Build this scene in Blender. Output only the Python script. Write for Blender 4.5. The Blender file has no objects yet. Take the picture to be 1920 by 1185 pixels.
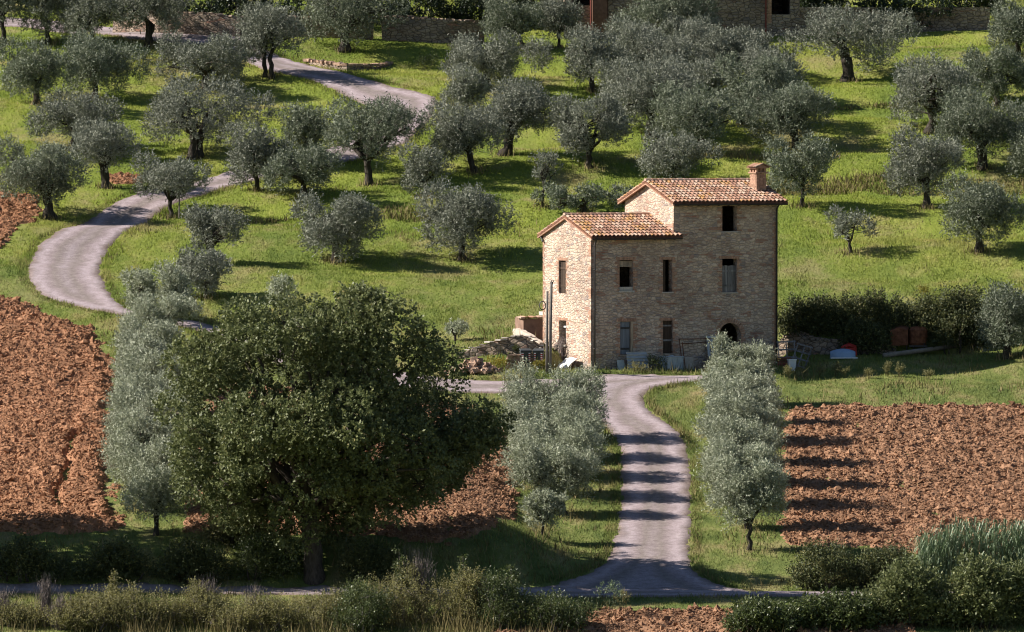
import bpy, math, random
import numpy as np
from mathutils import Vector, Matrix
R = math.radians
SC = bpy.context.scene
COL = SC.collection
# ---------------------------------------------------------------- camera
F = 14800.0                      # focal length in pixels of the 1920 wide photograph
CAM = np.array([0.0, -400.0, 14.0]); PITCH = R(1.62)
cd = bpy.data.cameras.new('camera'); cam = bpy.data.objects.new('camera', cd); COL.objects.link(cam)
cd.sensor_width = 36; cd.lens = 36*F/1920; cd.clip_start = 1; cd.clip_end = 6000
cam.location = CAM; cam.rotation_euler = (R(90)-PITCH, 0, 0)
SC.camera = cam
# ---------------------------------------------------------------- light
SUN_EL, SUN_AZ = R(35), R(3)     # sun comes from the left (-X), a touch behind
W = bpy.data.worlds.new("World"); SC.world = W; W.use_nodes = True
sky = W.node_tree.nodes.new('ShaderNodeTexSky'); sky.sky_type = 'NISHITA'; sky.sun_disc = False
sdir = Vector((-math.cos(SUN_EL)*math.cos(SUN_AZ), math.cos(SUN_EL)*math.sin(SUN_AZ), math.sin(SUN_EL)))
sky.sun_elevation = SUN_EL; sky.sun_rotation = math.atan2(sdir.x, sdir.y)
sky.air_density = 1.0; sky.dust_density = 0.3; sky.ozone_density = 3.0
bg = W.node_tree.nodes['Background']; bg.inputs[1].default_value = 0.042
W.node_tree.links.new(sky.outputs[0], bg.inputs[0])
ld = bpy.data.lights.new('sun', 'SUN'); ld.energy = 5.0; ld.angle = R(0.5); ld.color = (1, .93, .83)
sun = bpy.data.objects.new('sun', ld); COL.objects.link(sun); sun.location = (-60, 0, 60)
sun.rotation_euler = sdir.to_track_quat('Z', 'Y').to_euler()
SC.view_settings.view_transform = 'Standard'; SC.view_settings.look = 'None'
SC.view_settings.exposure = 0.95; SC.view_settings.gamma = 1
SC.cycles.max_bounces = 4; SC.cycles.diffuse_bounces = 2; SC.cycles.glossy_bounces = 1; SC.cycles.transmission_bounces = 2
SC.cycles.use_denoising = True; SC.cycles.filter_width = 1.1
RG = np.random.default_rng(7)
# ---------------------------------------------------------------- noise + terrain
def _h(ix, iy, s):
    n = (ix.astype(np.int64)*374761393 + iy.astype(np.int64)*668265263 + s*1442695041) & 0x7fffffff
    n = ((n ^ (n >> 13))*1274126177) & 0x7fffffff
    n = n ^ (n >> 16)
    return (n & 0xffff)/65535.0
def vn(x, y, s=0):
    x = np.asarray(x, float); y = np.asarray(y, float)
    ix = np.floor(x); iy = np.floor(y); fx = x-ix; fy = y-iy
    fx = fx*fx*(3-2*fx); fy = fy*fy*(3-2*fy)
    a = _h(ix, iy, s); b = _h(ix+1, iy, s); c = _h(ix, iy+1, s); d = _h(ix+1, iy+1, s)
    return (a*(1-fx)+b*fx)*(1-fy)+(c*(1-fx)+d*fx)*fy - .5
def sm(a, b, t):
    t = np.clip((t-a)/(b-a), 0, 1); return t*t*(3-2*t)
_ty = np.arange(-500, 1200, .25)
_tz = np.interp(_ty, [-500, -400, -120, -75, -60.5, -55.5, -49.5, 10, 103, 112, 140, 240, 700, 1200],
                [-30, -30, -15.5, -11.0, -9.1, -8.45, -8.2, 1.65, 18.4, 19.7, 21.5, 34, 62, 70])
_tz = np.convolve(np.pad(_tz, 4, 'edge'), np.ones(9)/9, 'valid')
_tb = np.interp(_ty, [-500, -49.6, -46.6, -43, -5, 12, 1200], [0, 0, 1.35, 1.7, .25, 0, 0])
_tb = np.convolve(np.pad(_tb, 2, 'edge'), np.ones(5)/5, 'valid')
TH = R(26); CT, ST = math.cos(TH), math.sin(TH); HX = 4.0
def uv(x, y):
    return (x-HX)*CT+y*ST, -(x-HX)*ST+y*CT
def terr(x, y):
    x = np.asarray(x, float); y = np.asarray(y, float)
    z = np.interp(y, _ty, _tz) + np.interp(y, _ty, _tb)*(1-sm(-1.0, 4.2, x+.12*(y+49)))
    far = sm(12, 30, y)
    z = z + (vn(x/17, y/15, 3)*.9)*(.25+.75*far)*sm(-49, -42, y) + vn(x/6, y/5, 5)*.16*sm(-49, -44, y)
    z = z - .25*np.sin(2*np.pi*(y+.12*x+3*vn(x/14, y/30, 9))/12.0)*far*(1-sm(96, 104, y))
    u, v = uv(x, y)
    zp = -.03-.03*np.clip(u, -3, 14)
    w = sm(-.55, -.15, u)*(1-sm(12.0, 15.0, u))*sm(-3.2, -.6, v)*(1-sm(6.2, 7.2, v))
    z = z*(1-w)+zp*w
    w4 = sm(13.2, 14.8, x)*(1-sm(28, 36, x))*sm(-4, -1.5, y)*(1-sm(8.9, 9.5, y))
    z = z*(1-w4)+(-.45+.11*(y-.5)+.5*sm(22, 27, x)*sm(0, 6, y))*w4
    # bin corner left of the gable, and the higher grass behind its wall
    w2 = sm(-3.2, -1.5, x)*(1-sm(4.5, 5, x))*sm(-2.6, -.8, y)*(1-sm(1.75, 1.95, y+.16*(1.6-x)))
    z = z*(1-w2)+(-.06)*w2
    w3 = sm(-5, 1.0, x)*(1-sm(2.0, 3.2, x))*sm(1.6, 2.1, y+.16*(1.6-x))*(1-sm(4, 11, y))
    z = z + .62*w3
    return z
def ray(px, py):
    return np.array([(px-960)/F, 0, 0]) + np.array([0, math.cos(PITCH), -math.sin(PITCH)]) - (py-592.5)/F*np.array([0, math.sin(PITCH), math.cos(PITCH)])
def at(px, py, near=-62):
    d = ray(px, py)
    Y = np.arange(near, 260, .1); t = (Y-CAM[1])/d[1]
    X = CAM[0]+t*d[0]; Z = CAM[2]+t*d[2]; hit = np.nonzero(Z < terr(X, Y))[0]
    i = hit[0] if len(hit) else len(Y)-1
    return Vector((X[i], Y[i], float(terr(X[i], Y[i]))))
def atY(px, Y):
    """ground point under picture column px at depth Y"""
    x = (px-960)/F*(Y-CAM[1]); return Vector((x, Y, float(terr(x, Y))))
def ppm(Y): return F/(Y-CAM[1])
def hit_at(px, py, Y):
    d = ray(px, py); t = (Y-CAM[1])/d[1]; return Vector((CAM[0]+t*d[0], Y, CAM[2]+t*d[2]))
# ---------------------------------------------------------------- object helpers
def tag(o, label=None, cat=None, group=None, kind=None):
    if label: o['label'] = label
    if cat: o['category'] = cat
    if group: o['group'] = group
    if kind: o['kind'] = kind
    return o
def empty(name, loc, rz=0, label=None, cat=None, group=None):
    o = bpy.data.objects.new(name, None); COL.objects.link(o); o.location = loc; o.rotation_euler = (0, 0, rz)
    o.empty_display_size = .3
    return tag(o, label, cat, group)
def mesh_np(name, V, Fc, mat, parent=None, rnd=None, smooth=False, loc=None):
    V = np.asarray(V, np.float32); Fc = np.asarray(Fc, np.int32); k = Fc.shape[1]
    me = bpy.data.meshes.new(name)
    me.vertices.add(len(V)); me.vertices.foreach_set('co', V.ravel())
    me.loops.add(Fc.size); me.loops.foreach_set('vertex_index', Fc.ravel())
    me.polygons.add(len(Fc)); me.polygons.foreach_set('loop_start', np.arange(0, Fc.size, k, dtype=np.int32))
    try: me.polygons.foreach_set('loop_total', np.full(len(Fc), k, np.int32))
    except Exception: pass
    me.polygons.foreach_set('use_smooth', np.full(len(Fc), smooth))
    if rnd is not None:
        a = me.attributes.new('rnd', 'FLOAT', 'POINT'); a.data.foreach_set('value', np.asarray(rnd, np.float32))
    me.update(calc_edges=True)
    me.materials.append(mat)
    o = bpy.data.objects.new(name, me); COL.objects.link(o); o.parent = parent
    if loc is not None: o.location = loc
    return o
class MB:
    """collects boxes, tubes and polygons into ONE mesh, each piece with its own random value"""
    def __init__(s, seed=0): s.v = []; s.f = []; s.r = []; s.g = random.Random(seed)
    def add(s, vs, fs, r=None):
        n = len(s.v); r = s.g.random() if r is None else r
        s.v += [tuple(p) for p in vs]; s.f += [tuple(i+n for i in f) for f in fs]; s.r += [r]*len(vs); return s
    def box(s, a, b, r=None, M=None, jit=0):
        P = [Vector((x, y, z)) for x in (a[0], b[0]) for y in (a[1], b[1]) for z in (a[2], b[2])]
        if jit: P = [p+Vector([s.g.uniform(-jit, jit) for _ in range(3)]) for p in P]
        if M is not None: P = [M @ p for p in P]
        return s.add(P, [(0, 1, 3, 2), (4, 6, 7, 5), (0, 4, 5, 1), (2, 3, 7, 6), (0, 2, 6, 4), (1, 5, 7, 3)], r)
    def tube(s, pts, rad, n=8, r=None, cap=True):
        pts = [Vector(p) for p in pts]
        if not hasattr(rad, '__len__'): rad = [rad]*len(pts)
        V = []; Fs = []; up = None
        for i, p in enumerate(pts):
            t = (pts[min(i+1, len(pts)-1)]-pts[max(i-1, 0)]).normalized()
            if up is None: up = t.orthogonal().normalized()
            up = (up-t*up.dot(t)).normalized(); w = t.cross(up)
            for k in range(n):
                a = 2*math.pi*k/n; V.append(p+(up*math.cos(a)+w*math.sin(a))*rad[i])
        for i in range(len(pts)-1):
            for k in range(n):
                a = i*n+k; b = i*n+(k+1) % n; Fs.append((a, b, b+n, a+n))
        if cap: Fs.append(tuple(range(n))[::-1]); Fs.append(tuple(range((len(pts)-1)*n, len(pts)*n)))
        return s.add(V, Fs, r)
    def build(s, name, mat, parent=None, smooth=False, bevel=0):
        me = bpy.data.meshes.new(name); me.from_pydata(s.v, [], s.f)
        a = me.attributes.new('rnd', 'FLOAT', 'POINT'); a.data.foreach_set('value', s.r)
        if smooth: me.polygons.foreach_set('use_smooth', [True]*len(me.polygons))
        me.materials.append(mat); me.update()
        o = bpy.data.objects.new(name, me); COL.objects.link(o); o.parent = parent
        if bevel:
            m = o.modifiers.new('bevel', 'BEVEL'); m.width = bevel; m.segments = 2
        return o
# ---------------------------------------------------------------- materials
def mat(name):
    m = bpy.data.materials.new(name); m.use_nodes = True; nt = m.node_tree
    return m, nt, nt.nodes['Principled BSDF']
def N(nt, t, **kw):
    n = nt.nodes.new(t)
    for k, v in kw.items():
        if k.startswith('i_'): n.inputs[k[2:].replace('_', ' ')].default_value = v
        else: setattr(n, k, v)
    return n
def ramp(nt, src, stops, interp='LINEAR'):
    r = nt.nodes.new('ShaderNodeValToRGB'); r.color_ramp.interpolation = interp
    while len(r.color_ramp.elements) > 1: r.color_ramp.elements.remove(r.color_ramp.elements[-1])
    for i, (p, c) in enumerate(stops):
        e = r.color_ramp.elements[0] if i == 0 else r.color_ramp.elements.new(p)
        e.position = p; e.color = (*c, 1) if len(c) == 3 else c
    nt.links.new(src, r.inputs[0]); return r.outputs[0]
def mixc(nt, fac, a, b, mode='MIX'):
    m = nt.nodes.new('ShaderNodeMix'); m.data_type = 'RGBA'; m.blend_type = mode
    for s, v in ((m.inputs[0], fac), (m.inputs[6], a), (m.inputs[7], b)):
        if isinstance(v, (int, float)): s.default_value = v
        elif isinstance(v, tuple): s.default_value = (*v, 1)
        else: nt.links.new(v, s)
    return m.outputs[2]
def noise(nt, vec, scale, detail=3, rough=.55, w=None):
    n = nt.nodes.new('ShaderNodeTexNoise'); n.inputs['Scale'].default_value = scale
    n.inputs['Detail'].default_value = detail; n.inputs['Roughness'].default_value = rough
    if vec is not None: nt.links.new(vec, n.inputs['Vector'])
    return n.outputs['Fac']
def mapping(nt, vec, scale=(1, 1, 1), rot=(0, 0, 0), loc=(0, 0, 0)):
    m = nt.nodes.new('ShaderNodeMapping'); m.inputs['Scale'].default_value = scale; m.inputs['Rotation'].default_value = rot
    m.inputs['Location'].default_value = loc; nt.links.new(vec, m.inputs[0]); return m.outputs[0]
def bump(nt, bsdf, h, strength=.5, dist=.02):
    b = nt.nodes.new('ShaderNodeBump'); b.inputs['Strength'].default_value = strength; b.inputs['Distance'].default_value = dist
    nt.links.new(h, b.inputs['Height']); nt.links.new(b.outputs[0], bsdf.inputs['Normal'])
def rough(b, r, spec=.3):
    b.inputs['Roughness'].default_value = r; b.inputs['Specular IOR Level'].default_value = spec
def wpos(nt): return nt.nodes.new('ShaderNodeNewGeometry').outputs['Position']
def opos(nt): return nt.nodes.new('ShaderNodeTexCoord').outputs['Object']
def attr(nt, name='rnd'):
    a = nt.nodes.new('ShaderNodeAttribute'); a.attribute_name = name; return a.outputs['Fac']

def leaf_mat(name, stops, under=None, trans=.25, gloss=.45):
    m, nt, b = mat(name)
    c = ramp(nt, attr(nt), stops)
    oi = nt.nodes.new('ShaderNodeObjectInfo')
    hs = nt.nodes.new('ShaderNodeHueSaturation'); mr = N(nt, 'ShaderNodeMapRange'); mr.inputs[3].default_value = .86; mr.inputs[4].default_value = 1.16
    nt.links.new(oi.outputs['Random'], mr.inputs[0]); nt.links.new(mr.outputs[0], hs.inputs['Value']); nt.links.new(c, hs.inputs['Color'])
    c = hs.outputs[0]
    if under:
        g = nt.nodes.new('ShaderNodeNewGeometry'); c = mixc(nt, g.outputs['Backfacing'], c, under)
    nt.links.new(c, b.inputs['Base Color']); rough(b, gloss, .35)
    t = nt.nodes.new('ShaderNodeBsdfTranslucent'); nt.links.new(c, t.inputs[0])
    mx = nt.nodes.new('ShaderNodeMixShader'); mx.inputs[0].default_value = trans
    nt.links.new(b.outputs[0], mx.inputs[1]); nt.links.new(t.outputs[0], mx.inputs[2])
    nt.links.new(mx.outputs[0], nt.nodes['Material Output'].inputs[0])
    return m
M = {}
M['olive'] = leaf_mat('olive_leaf', [(0, (.06, .072, .05)), (.5, (.145, .16, .118)), (1, (.27, .285, .225))], (.23, .24, .19), .12, .6)
M['olive_green'] = leaf_mat('greener_olive_leaf', [(0, (.05, .066, .038)), (.5, (.115, .14, .085)), (1, (.22, .25, .17))], (.20, .22, .16), .12, .6)
M['olive_pale'] = leaf_mat('pale_olive_leaf', [(0, (.15, .17, .105)), (.5, (.26, .29, .19)), (1, (.40, .43, .31))], (.38, .40, .30), .18, .6)
M['oak'] = leaf_mat('oak_leaf', [(0, (.040, .056, .020)), (.5, (.135, .160, .062)), (.85, (.26, .27, .11)), (1, (.40, .32, .14))], (.16, .18, .075), .28, .55)
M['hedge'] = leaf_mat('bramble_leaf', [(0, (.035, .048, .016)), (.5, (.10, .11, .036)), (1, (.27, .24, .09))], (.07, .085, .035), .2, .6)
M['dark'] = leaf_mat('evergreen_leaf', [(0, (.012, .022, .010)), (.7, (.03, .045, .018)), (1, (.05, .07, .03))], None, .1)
M['scrub'] = leaf_mat('scrub_leaf', [(0, (.095, .095, .03)), (.5, (.21, .20, .07)), (.85, (.34, .30, .13)), (1, (.30, .22, .06))], (.19, .18, .09), .38, .7)
M['scrubgreen'] = leaf_mat('green_scrub_leaf', [(0, (.04, .06, .016)), (.6, (.09, .115, .032)), (1, (.16, .17, .055))], (.09, .11, .05), .25)
M['yellow'] = leaf_mat('yellow_weed', [(0, (.10, .12, .02)), (.6, (.26, .22, .03)), (1, (.45, .36, .04))], None, .25)
M['reed'] = leaf_mat('reed_leaf', [(0, (.06, .10, .045)), (.6, (.14, .20, .10)), (1, (.28, .30, .18))], (.2, .26, .15), .25)

def grass_color(nt):
    p = wpos(nt)
    big = noise(nt, mapping(nt, p, (.09, .045, 0)), 1, 4, .6)
    mid = noise(nt, mapping(nt, p, (.6, .28, 0), loc=(7, 3, 0)), 1, 4, .65)
    c = ramp(nt, big, [(.30, (.075, .115, .030)), (.43, (.145, .19, .038)), (.54, (.23, .265, .050)), (.68, (.27, .25, .09))])
    c2 = ramp(nt, mid, [(.3, (.065, .115, .022)), (.5, (.14, .195, .030)), (.66, (.25, .24, .09))])
    c = mixc(nt, .42, c, c2)
    pt = noise(nt, mapping(nt, p, (.16, .12, 0), loc=(3, 11, 0)), 1, 5, .7)
    c = mixc(nt, ramp(nt, pt, [(.53, (0, 0, 0)), (.64, (.7, .7, .7))]), c, (.27, .225, .125))
    sx = nt.nodes.new('ShaderNodeSeparateXYZ'); nt.links.new(p, sx.inputs[0])
    # the lower verges and banks are a duller, drier grass
    mr = N(nt, 'ShaderNodeMapRange'); mr.inputs[1].default_value = 42; mr.inputs[2].default_value = -4
    nt.links.new(sx.outputs[1], mr.inputs[0])
    dull = ramp(nt, mid, [(.3, (.065, .10, .028)), (.5, (.135, .165, .05)), (.68, (.25, .215, .11))])
    return mixc(nt, mr.outputs[0], c, dull), mid
m, nt, b = mat('meadow_ground'); c, mid = grass_color(nt)
c = mixc(nt, 1, mixc(nt, .15, c, (.075, .055, .03)), (1.2, 1.2, 1.1), 'MULTIPLY'); nt.links.new(c, b.inputs[0]); rough(b, .95, .1)
bump(nt, b, noise(nt, mapping(nt, wpos(nt), (6, 3, 1)), 1, 4, .7), 1, .12); M['ground'] = m
m, nt, b = mat('grass_blades'); c, mid = grass_color(nt)
c = mixc(nt, attr(nt), mixc(nt, 1, c, (.95, .96, .98), 'MULTIPLY'), mixc(nt, 1, c, (2.05, 1.9, 1.8), 'MULTIPLY'))
nt.links.new(c, b.inputs[0]); rough(b, .7, .15)
t = nt.nodes.new('ShaderNodeBsdfTranslucent'); nt.links.new(c, t.inputs[0]); mx = nt.nodes.new('ShaderNodeMixShader'); mx.inputs[0].default_value = .4
nt.links.new(b.outputs[0], mx.inputs[1]); nt.links.new(t.outputs[0], mx.inputs[2]); nt.links.new(mx.outputs[0], nt.nodes['Material Output'].inputs[0]); M['grass'] = m
m, nt, b = mat('dry_stalks'); nt.links.new(ramp(nt, attr(nt), [(0, (.09, .085, .03)), (.5, (.19, .155, .07)), (1, (.30, .24, .13))]), b.inputs[0]); rough(b, .9, .1); M['dry'] = m
m, nt, b = mat('gravel'); p = wpos(nt)
c = ramp(nt, noise(nt, p, 3.2, 5, .7), [(.3, (.27, .225, .232)), (.5, (.36, .305, .322)), (.7, (.44, .38, .395))])
c = mixc(nt, ramp(nt, noise(nt, p, 14, 3, .7), [(.35, (0, 0, 0)), (.7, (1, 1, 1))]), mixc(nt, 1, c, (.72, .70, .70), 'MULTIPLY'), c)
tr_ = ramp(nt, attr(nt), [(0, (.62, .56, .46)), (.09, (.80, .76, .70)), (.20, (1.0, .99, .98)), (.28, (1.2, 1.18, 1.18)), (.38, (1.14, 1.12, 1.12)), (.55, (.88, .85, .82)), (.7, (.72, .72, .64)), (.85, (.85, .84, .80)), (1, (1, 1, 1))]); c = mixc(nt, 1, c, tr_, 'MULTIPLY')
nt.links.new(c, b.inputs[0]); rough(b, .95, .15); bump(nt, b, noise(nt, p, 16, 4, .8), .7, .03); M['gravel'] = m
def soil(name, k):
    m, nt, b = mat(name); p = wpos(nt)
    c = ramp(nt, noise(nt, p, .35, 4, .6), [(.3, tuple(x*.8 for x in k)), (.6, k), (.75, tuple(x*1.15 for x in k))])
    c = mixc(nt, attr(nt), mixc(nt, 1, c, (.66, .62, .60), 'MULTIPLY'), mixc(nt, 1, c, (1.25, 1.25, 1.28), 'MULTIPLY'))
    c = mixc(nt, ramp(nt, noise(nt, p, 9, 3, .7), [(.4, (0, 0, 0)), (.65, (1, 1, 1))]), mixc(nt, 1, c, (.7, .66, .64), 'MULTIPLY'), c)
    nt.links.new(c, b.inputs[0]); rough(b, 1, .1); bump(nt, b, noise(nt, p, 7, 5, .75), 1, .09); return m
M['soil'] = soil('ploughed_soil', (.40, .235, .142)); M['soil_red'] = soil('red_ploughed_soil', (.45, .245, .140))
def bark(name, a, b2):
    m, nt, b = mat(name); p = opos(nt)
    n = noise(nt, mapping(nt, p, (5, 5, 1.6)), 1.6, 5, .7)
    nt.links.new(ramp(nt, n, [(.3, a), (.7, b2)]), b.inputs[0]); rough(b, .95, .1); bump(nt, b, n, 1, .05); return m
M['bark'] = bark('olive_bark', (.022, .018, .015), (.085, .074, .062)); M['oakbark'] = bark('oak_bark', (.04, .033, .028), (.12, .10, .085))
M['twig'] = bark('bare_twig', (.13, .11, .105), (.24, .20, .19))
def masonry(name, cols, sx=3.7, sz=7.0, brick=.13, mortar=(.42, .35, .28), val=1.0, loc=(0, 0, 0)):
    """coursed rubble stone with bands of thin brick, in metres of the wall's own frame"""
    m, nt, b = mat(name); p = opos(nt)
    wp = nt.nodes.new('ShaderNodeVectorMath'); wp.operation = 'ADD'
    nz = nt.nodes.new('ShaderNodeTexNoise'); nz.inputs['Scale'].default_value = 2.2; nt.links.new(p, nz.inputs['Vector'])
    sc = nt.nodes.new('ShaderNodeVectorMath'); sc.operation = 'SCALE'; sc.inputs['Scale'].default_value = .22
    nt.links.new(nz.outputs['Color'], sc.inputs[0]); nt.links.new(p, wp.inputs[0]); nt.links.new(sc.outputs[0], wp.inputs[1])
    q = mapping(nt, wp.outputs[0], (sx, sx, sz), loc=loc)
    v1 = N(nt, 'ShaderNodeTexVoronoi', i_Randomness=.9); nt.links.new(q, v1.inputs['Vector']); v1.inputs['Scale'].default_value = 1
    v2 = N(nt, 'ShaderNodeTexVoronoi', feature='DISTANCE_TO_EDGE', i_Randomness=.9); nt.links.new(q, v2.inputs['Vector']); v2.inputs['Scale'].default_value = 1
    sep = nt.nodes.new('ShaderNodeSeparateColor'); nt.links.new(v1.outputs['Color'], sep.inputs[0])
    c = ramp(nt, sep.outputs[0], cols, 'CONSTANT')
    c = mixc(nt, .5, c, mixc(nt, 1, c, ramp(nt, noise(nt, p, 7, 4, .7), [(.3, (.6, .6, .6)), (.7, (1.35, 1.35, 1.35))]), 'MULTIPLY'))
    # brick courses in patches
    sx_ = nt.nodes.new('ShaderNodeSeparateXYZ'); nt.links.new(p, sx_.inputs[0])
    ad = N(nt, 'ShaderNodeMath', operation='ADD'); nt.links.new(sx_.outputs[0], ad.inputs[0]); nt.links.new(sx_.outputs[1], ad.inputs[1])
    cb = nt.nodes.new('ShaderNodeCombineXYZ'); nt.links.new(ad.outputs[0], cb.inputs[0]); nt.links.new(sx_.outputs[2], cb.inputs[1])
    bt = nt.nodes.new('ShaderNodeTexBrick'); nt.links.new(cb.outputs[0], bt.inputs['Vector']); bt.inputs['Scale'].default_value = 1
    bt.inputs['Brick Width'].default_value = .28; bt.inputs['Row Height'].default_value = .085; bt.inputs['Mortar Size'].default_value = .012
    bt.inputs['Color1'].default_value = (.38*val, .20*val, .14*val, 1); bt.inputs['Color2'].default_value = (.44*val, .28*val, .20*val, 1); bt.inputs['Mortar'].default_value = (*mortar, 1)
    msk = noise(nt, mapping(nt, p, (.8, .8, 3.2), loc=(3, 5, 1)), 1, 2, .6)
    mk = ramp(nt, msk, [(1-brick-.27, (0, 0, 0)), (1-brick-.24, (1, 1, 1))])
    edge = ramp(nt, v2.outputs['Distance'], [(.02, (1, 1, 1)), (.075, (0, 0, 0))])
    c = mixc(nt, edge, c, mortar); c = mixc(nt, 1, mixc(nt, mk, c, bt.outputs['Color']), (.98, .94, .98), 'MULTIPLY')
    st = ramp(nt, noise(nt, mapping(nt, p, (.5, .5, .35)), 1, 4, .6), [(.35, (.74, .72, .72)), (.6, (1.08, 1.07, 1.05))])
    c = mixc(nt, 1, c, st, 'MULTIPLY')
    nt.links.new(c, b.inputs[0]); rough(b, .93, .12)
    hh = mixc(nt, mk, ramp(nt, v2.outputs['Distance'], [(0, (0, 0, 0)), (.16, (1, 1, 1))]), bt.outputs['Fac'])
    bump(nt, b, mixc(nt, .35, hh, noise(nt, p, 12, 4, .7)), 1, .05); return m
STONES = [(0, (.46, .37, .28)), (.14, (.54, .45, .345)), (.30, (.40, .335, .275)), (.40, (.58, .49, .385)), (.55, (.49, .395, .30)), (.67, (.32, .28, .245)), (.71, (.55, .44, .33)), (.88, (.41, .29, .22)), (.92, (.50, .42, .34))]
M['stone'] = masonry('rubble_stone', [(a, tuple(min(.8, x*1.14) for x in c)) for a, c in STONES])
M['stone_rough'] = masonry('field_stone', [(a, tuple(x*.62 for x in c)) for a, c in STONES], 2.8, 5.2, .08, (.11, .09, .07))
def simple(name, c, r=.8, spec=.3, var=.35, sc=6, metal=0, bmp=.3):
    m, nt, b = mat(name); p = opos(nt)
    n = noise(nt, p, sc, 5, .65)
    k = ramp(nt, n, [(.3, tuple(x*(1-var) for x in c)), (.7, tuple(min(1, x*(1+var)) for x in c))])
    k = mixc(nt, attr(nt), mixc(nt, 1, k, (1-var*.6,)*3, 'MULTIPLY'), mixc(nt, 1, k, (1+var*.6,)*3, 'MULTIPLY'))
    nt.links.new(k, b.inputs[0]); rough(b, r, spec); b.inputs['Metallic'].default_value = metal
    if bmp: bump(nt, b, n, bmp, .02)
    return m
def planks(name, c, var=.4):
    m, nt, b = mat(name); p = opos(nt); n = noise(nt, mapping(nt, p, (14, 14, 1.2)), 1, 4, .6)
    k = ramp(nt, n, [(.3, tuple(x*(1-var) for x in c)), (.7, tuple(x*(1+var) for x in c))])
    k = mixc(nt, attr(nt), mixc(nt, 1, k, (.75,)*3, 'MULTIPLY'), mixc(nt, 1, k, (1.2,)*3, 'MULTIPLY'))
    nt.links.new(k, b.inputs[0]); rough(b, .85, .2); bump(nt, b, n, .5, .01); return m
M['brick'] = simple('old_brick', (.40, .24, .17), .9, .15, .35, 9)
M['iron'] = simple('dark_iron', (.035, .03, .03), .6, .4, .3, 5)
M['pipe'] = simple('brown_pipe', (.07, .06, .058), .6, .4, .3, 3)
M['wood_dark'] = planks('dark_wood', (.065, .045, .033)); M['wood_grey'] = planks('grey_wood', (.20, .19, .19))
M['wood_pale'] = planks('weathered_wood', (.34, .27, .20)); M['plank_blue'] = planks('grey_blue_door', (.17, .19, .22), .2)
M['pole'] = simple('wooden_pole', (.16, .145, .13), .85, .2, .3, 4)
M['white'] = simple('white_plastic', (.75, .75, .74), .5, .4, .08, 4); M['tank'] = simple('old_tank_plastic', (.40, .44, .46), .5, .4, .15, 4)
M['corr'] = simple('corrugated_sheet', (.38, .40, .42), .6, .4, .2, 3); M['concrete'] = simple('rendered_concrete', (.45, .38, .32), .9, .2, .25, 3)
M['red'] = simple('red_paint', (.45, .03, .025), .5, .4, .15); M['binplastic'] = simple('bin_plastic', (.045, .05, .055), .45, .5, .2)
M['blue'] = simple('blue_hull', (.30, .42, .60), .5, .4, .12, 3); M['rust'] = simple('rusted_steel', (.15, .06, .032), .9, .2, .5, 5)
M['log'] = simple('pale_timber', (.22, .19, .16), .9, .1, .3, 5); M['plaster'] = simple('pink_render', (.20, .13, .10), .95, .1, .3, 2.5)
M['sill'] = simple('stone_sill', (.45, .41, .37), .9, .2, .15, 5); M['rubble'] = simple('rubble', (.34, .23, .17), .95, .1, .5, 4)
m, nt, b = mat('terracotta'); p = opos(nt)
c = ramp(nt, attr(nt), [(0, (.22, .12, .088)), (.2, (.31, .175, .125)), (.45, (.38, .22, .16)), (.7, (.43, .275, .205)), (.92, (.48, .345, .27)), (1, (.27, .185, .145))])
li = ramp(nt, noise(nt, p, 1.3, 5, .7), [(.52, (0, 0, 0)), (.62, (.8, .8, .8))])
c = mixc(nt, li, c, (.40, .215, .06)); c = mixc(nt, ramp(nt, noise(nt, p, 3.1, 5, .75), [(.56, (0, 0, 0)), (.66, (.7, .7, .7))]), c, (.09, .075, .06))
nt.links.new(c, b.inputs[0]); rough(b, .9, .15); bump(nt, b, noise(nt, p, 30, 3, .6), .4, .01); M['tile'] = m
m, nt, b = mat('tile_channels'); nt.links.new(ramp(nt, noise(nt, opos(nt), 5, 4), [(.3, (.10, .045, .03)), (.7, (.26, .13, .085))]), b.inputs[0]); rough(b, .95, .1); M['channel'] = m
# ================================================================ GROUND, ROADS, FIELDS
def axis(lo, hi, step, a, b):
    c = list(np.arange(lo, hi+step/2, step)); s = step; x = c[-1]
    while x < b: s *= 1.22; x += s; c.append(x)
    s = step; x = lo; L = []
    while x > a: s *= 1.22; x -= s; L.append(x)
    return np.array(L[::-1]+c)
def grid_faces(nx, ny):
    i = np.arange(nx-1)[None, :]+np.arange(ny-1)[:, None]*nx
    i = i.ravel(); return np.stack([i, i+1, i+nx+1, i+nx], 1)
xs = axis(-38, 38, .36, -1100, 1100); ys = axis(-66, 126, .36, -520, 1150)
GX, GY = np.meshgrid(xs, ys); GZ = terr(GX, GY)
g = mesh_np('ground', np.stack([GX.ravel(), GY.ravel(), GZ.ravel()], 1), grid_faces(len(xs), len(ys)), M['ground'], smooth=True)
tag(g, 'green grassy hillside that carries the farmhouse, olive grove and fields', 'hillside', kind='structure')

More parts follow.
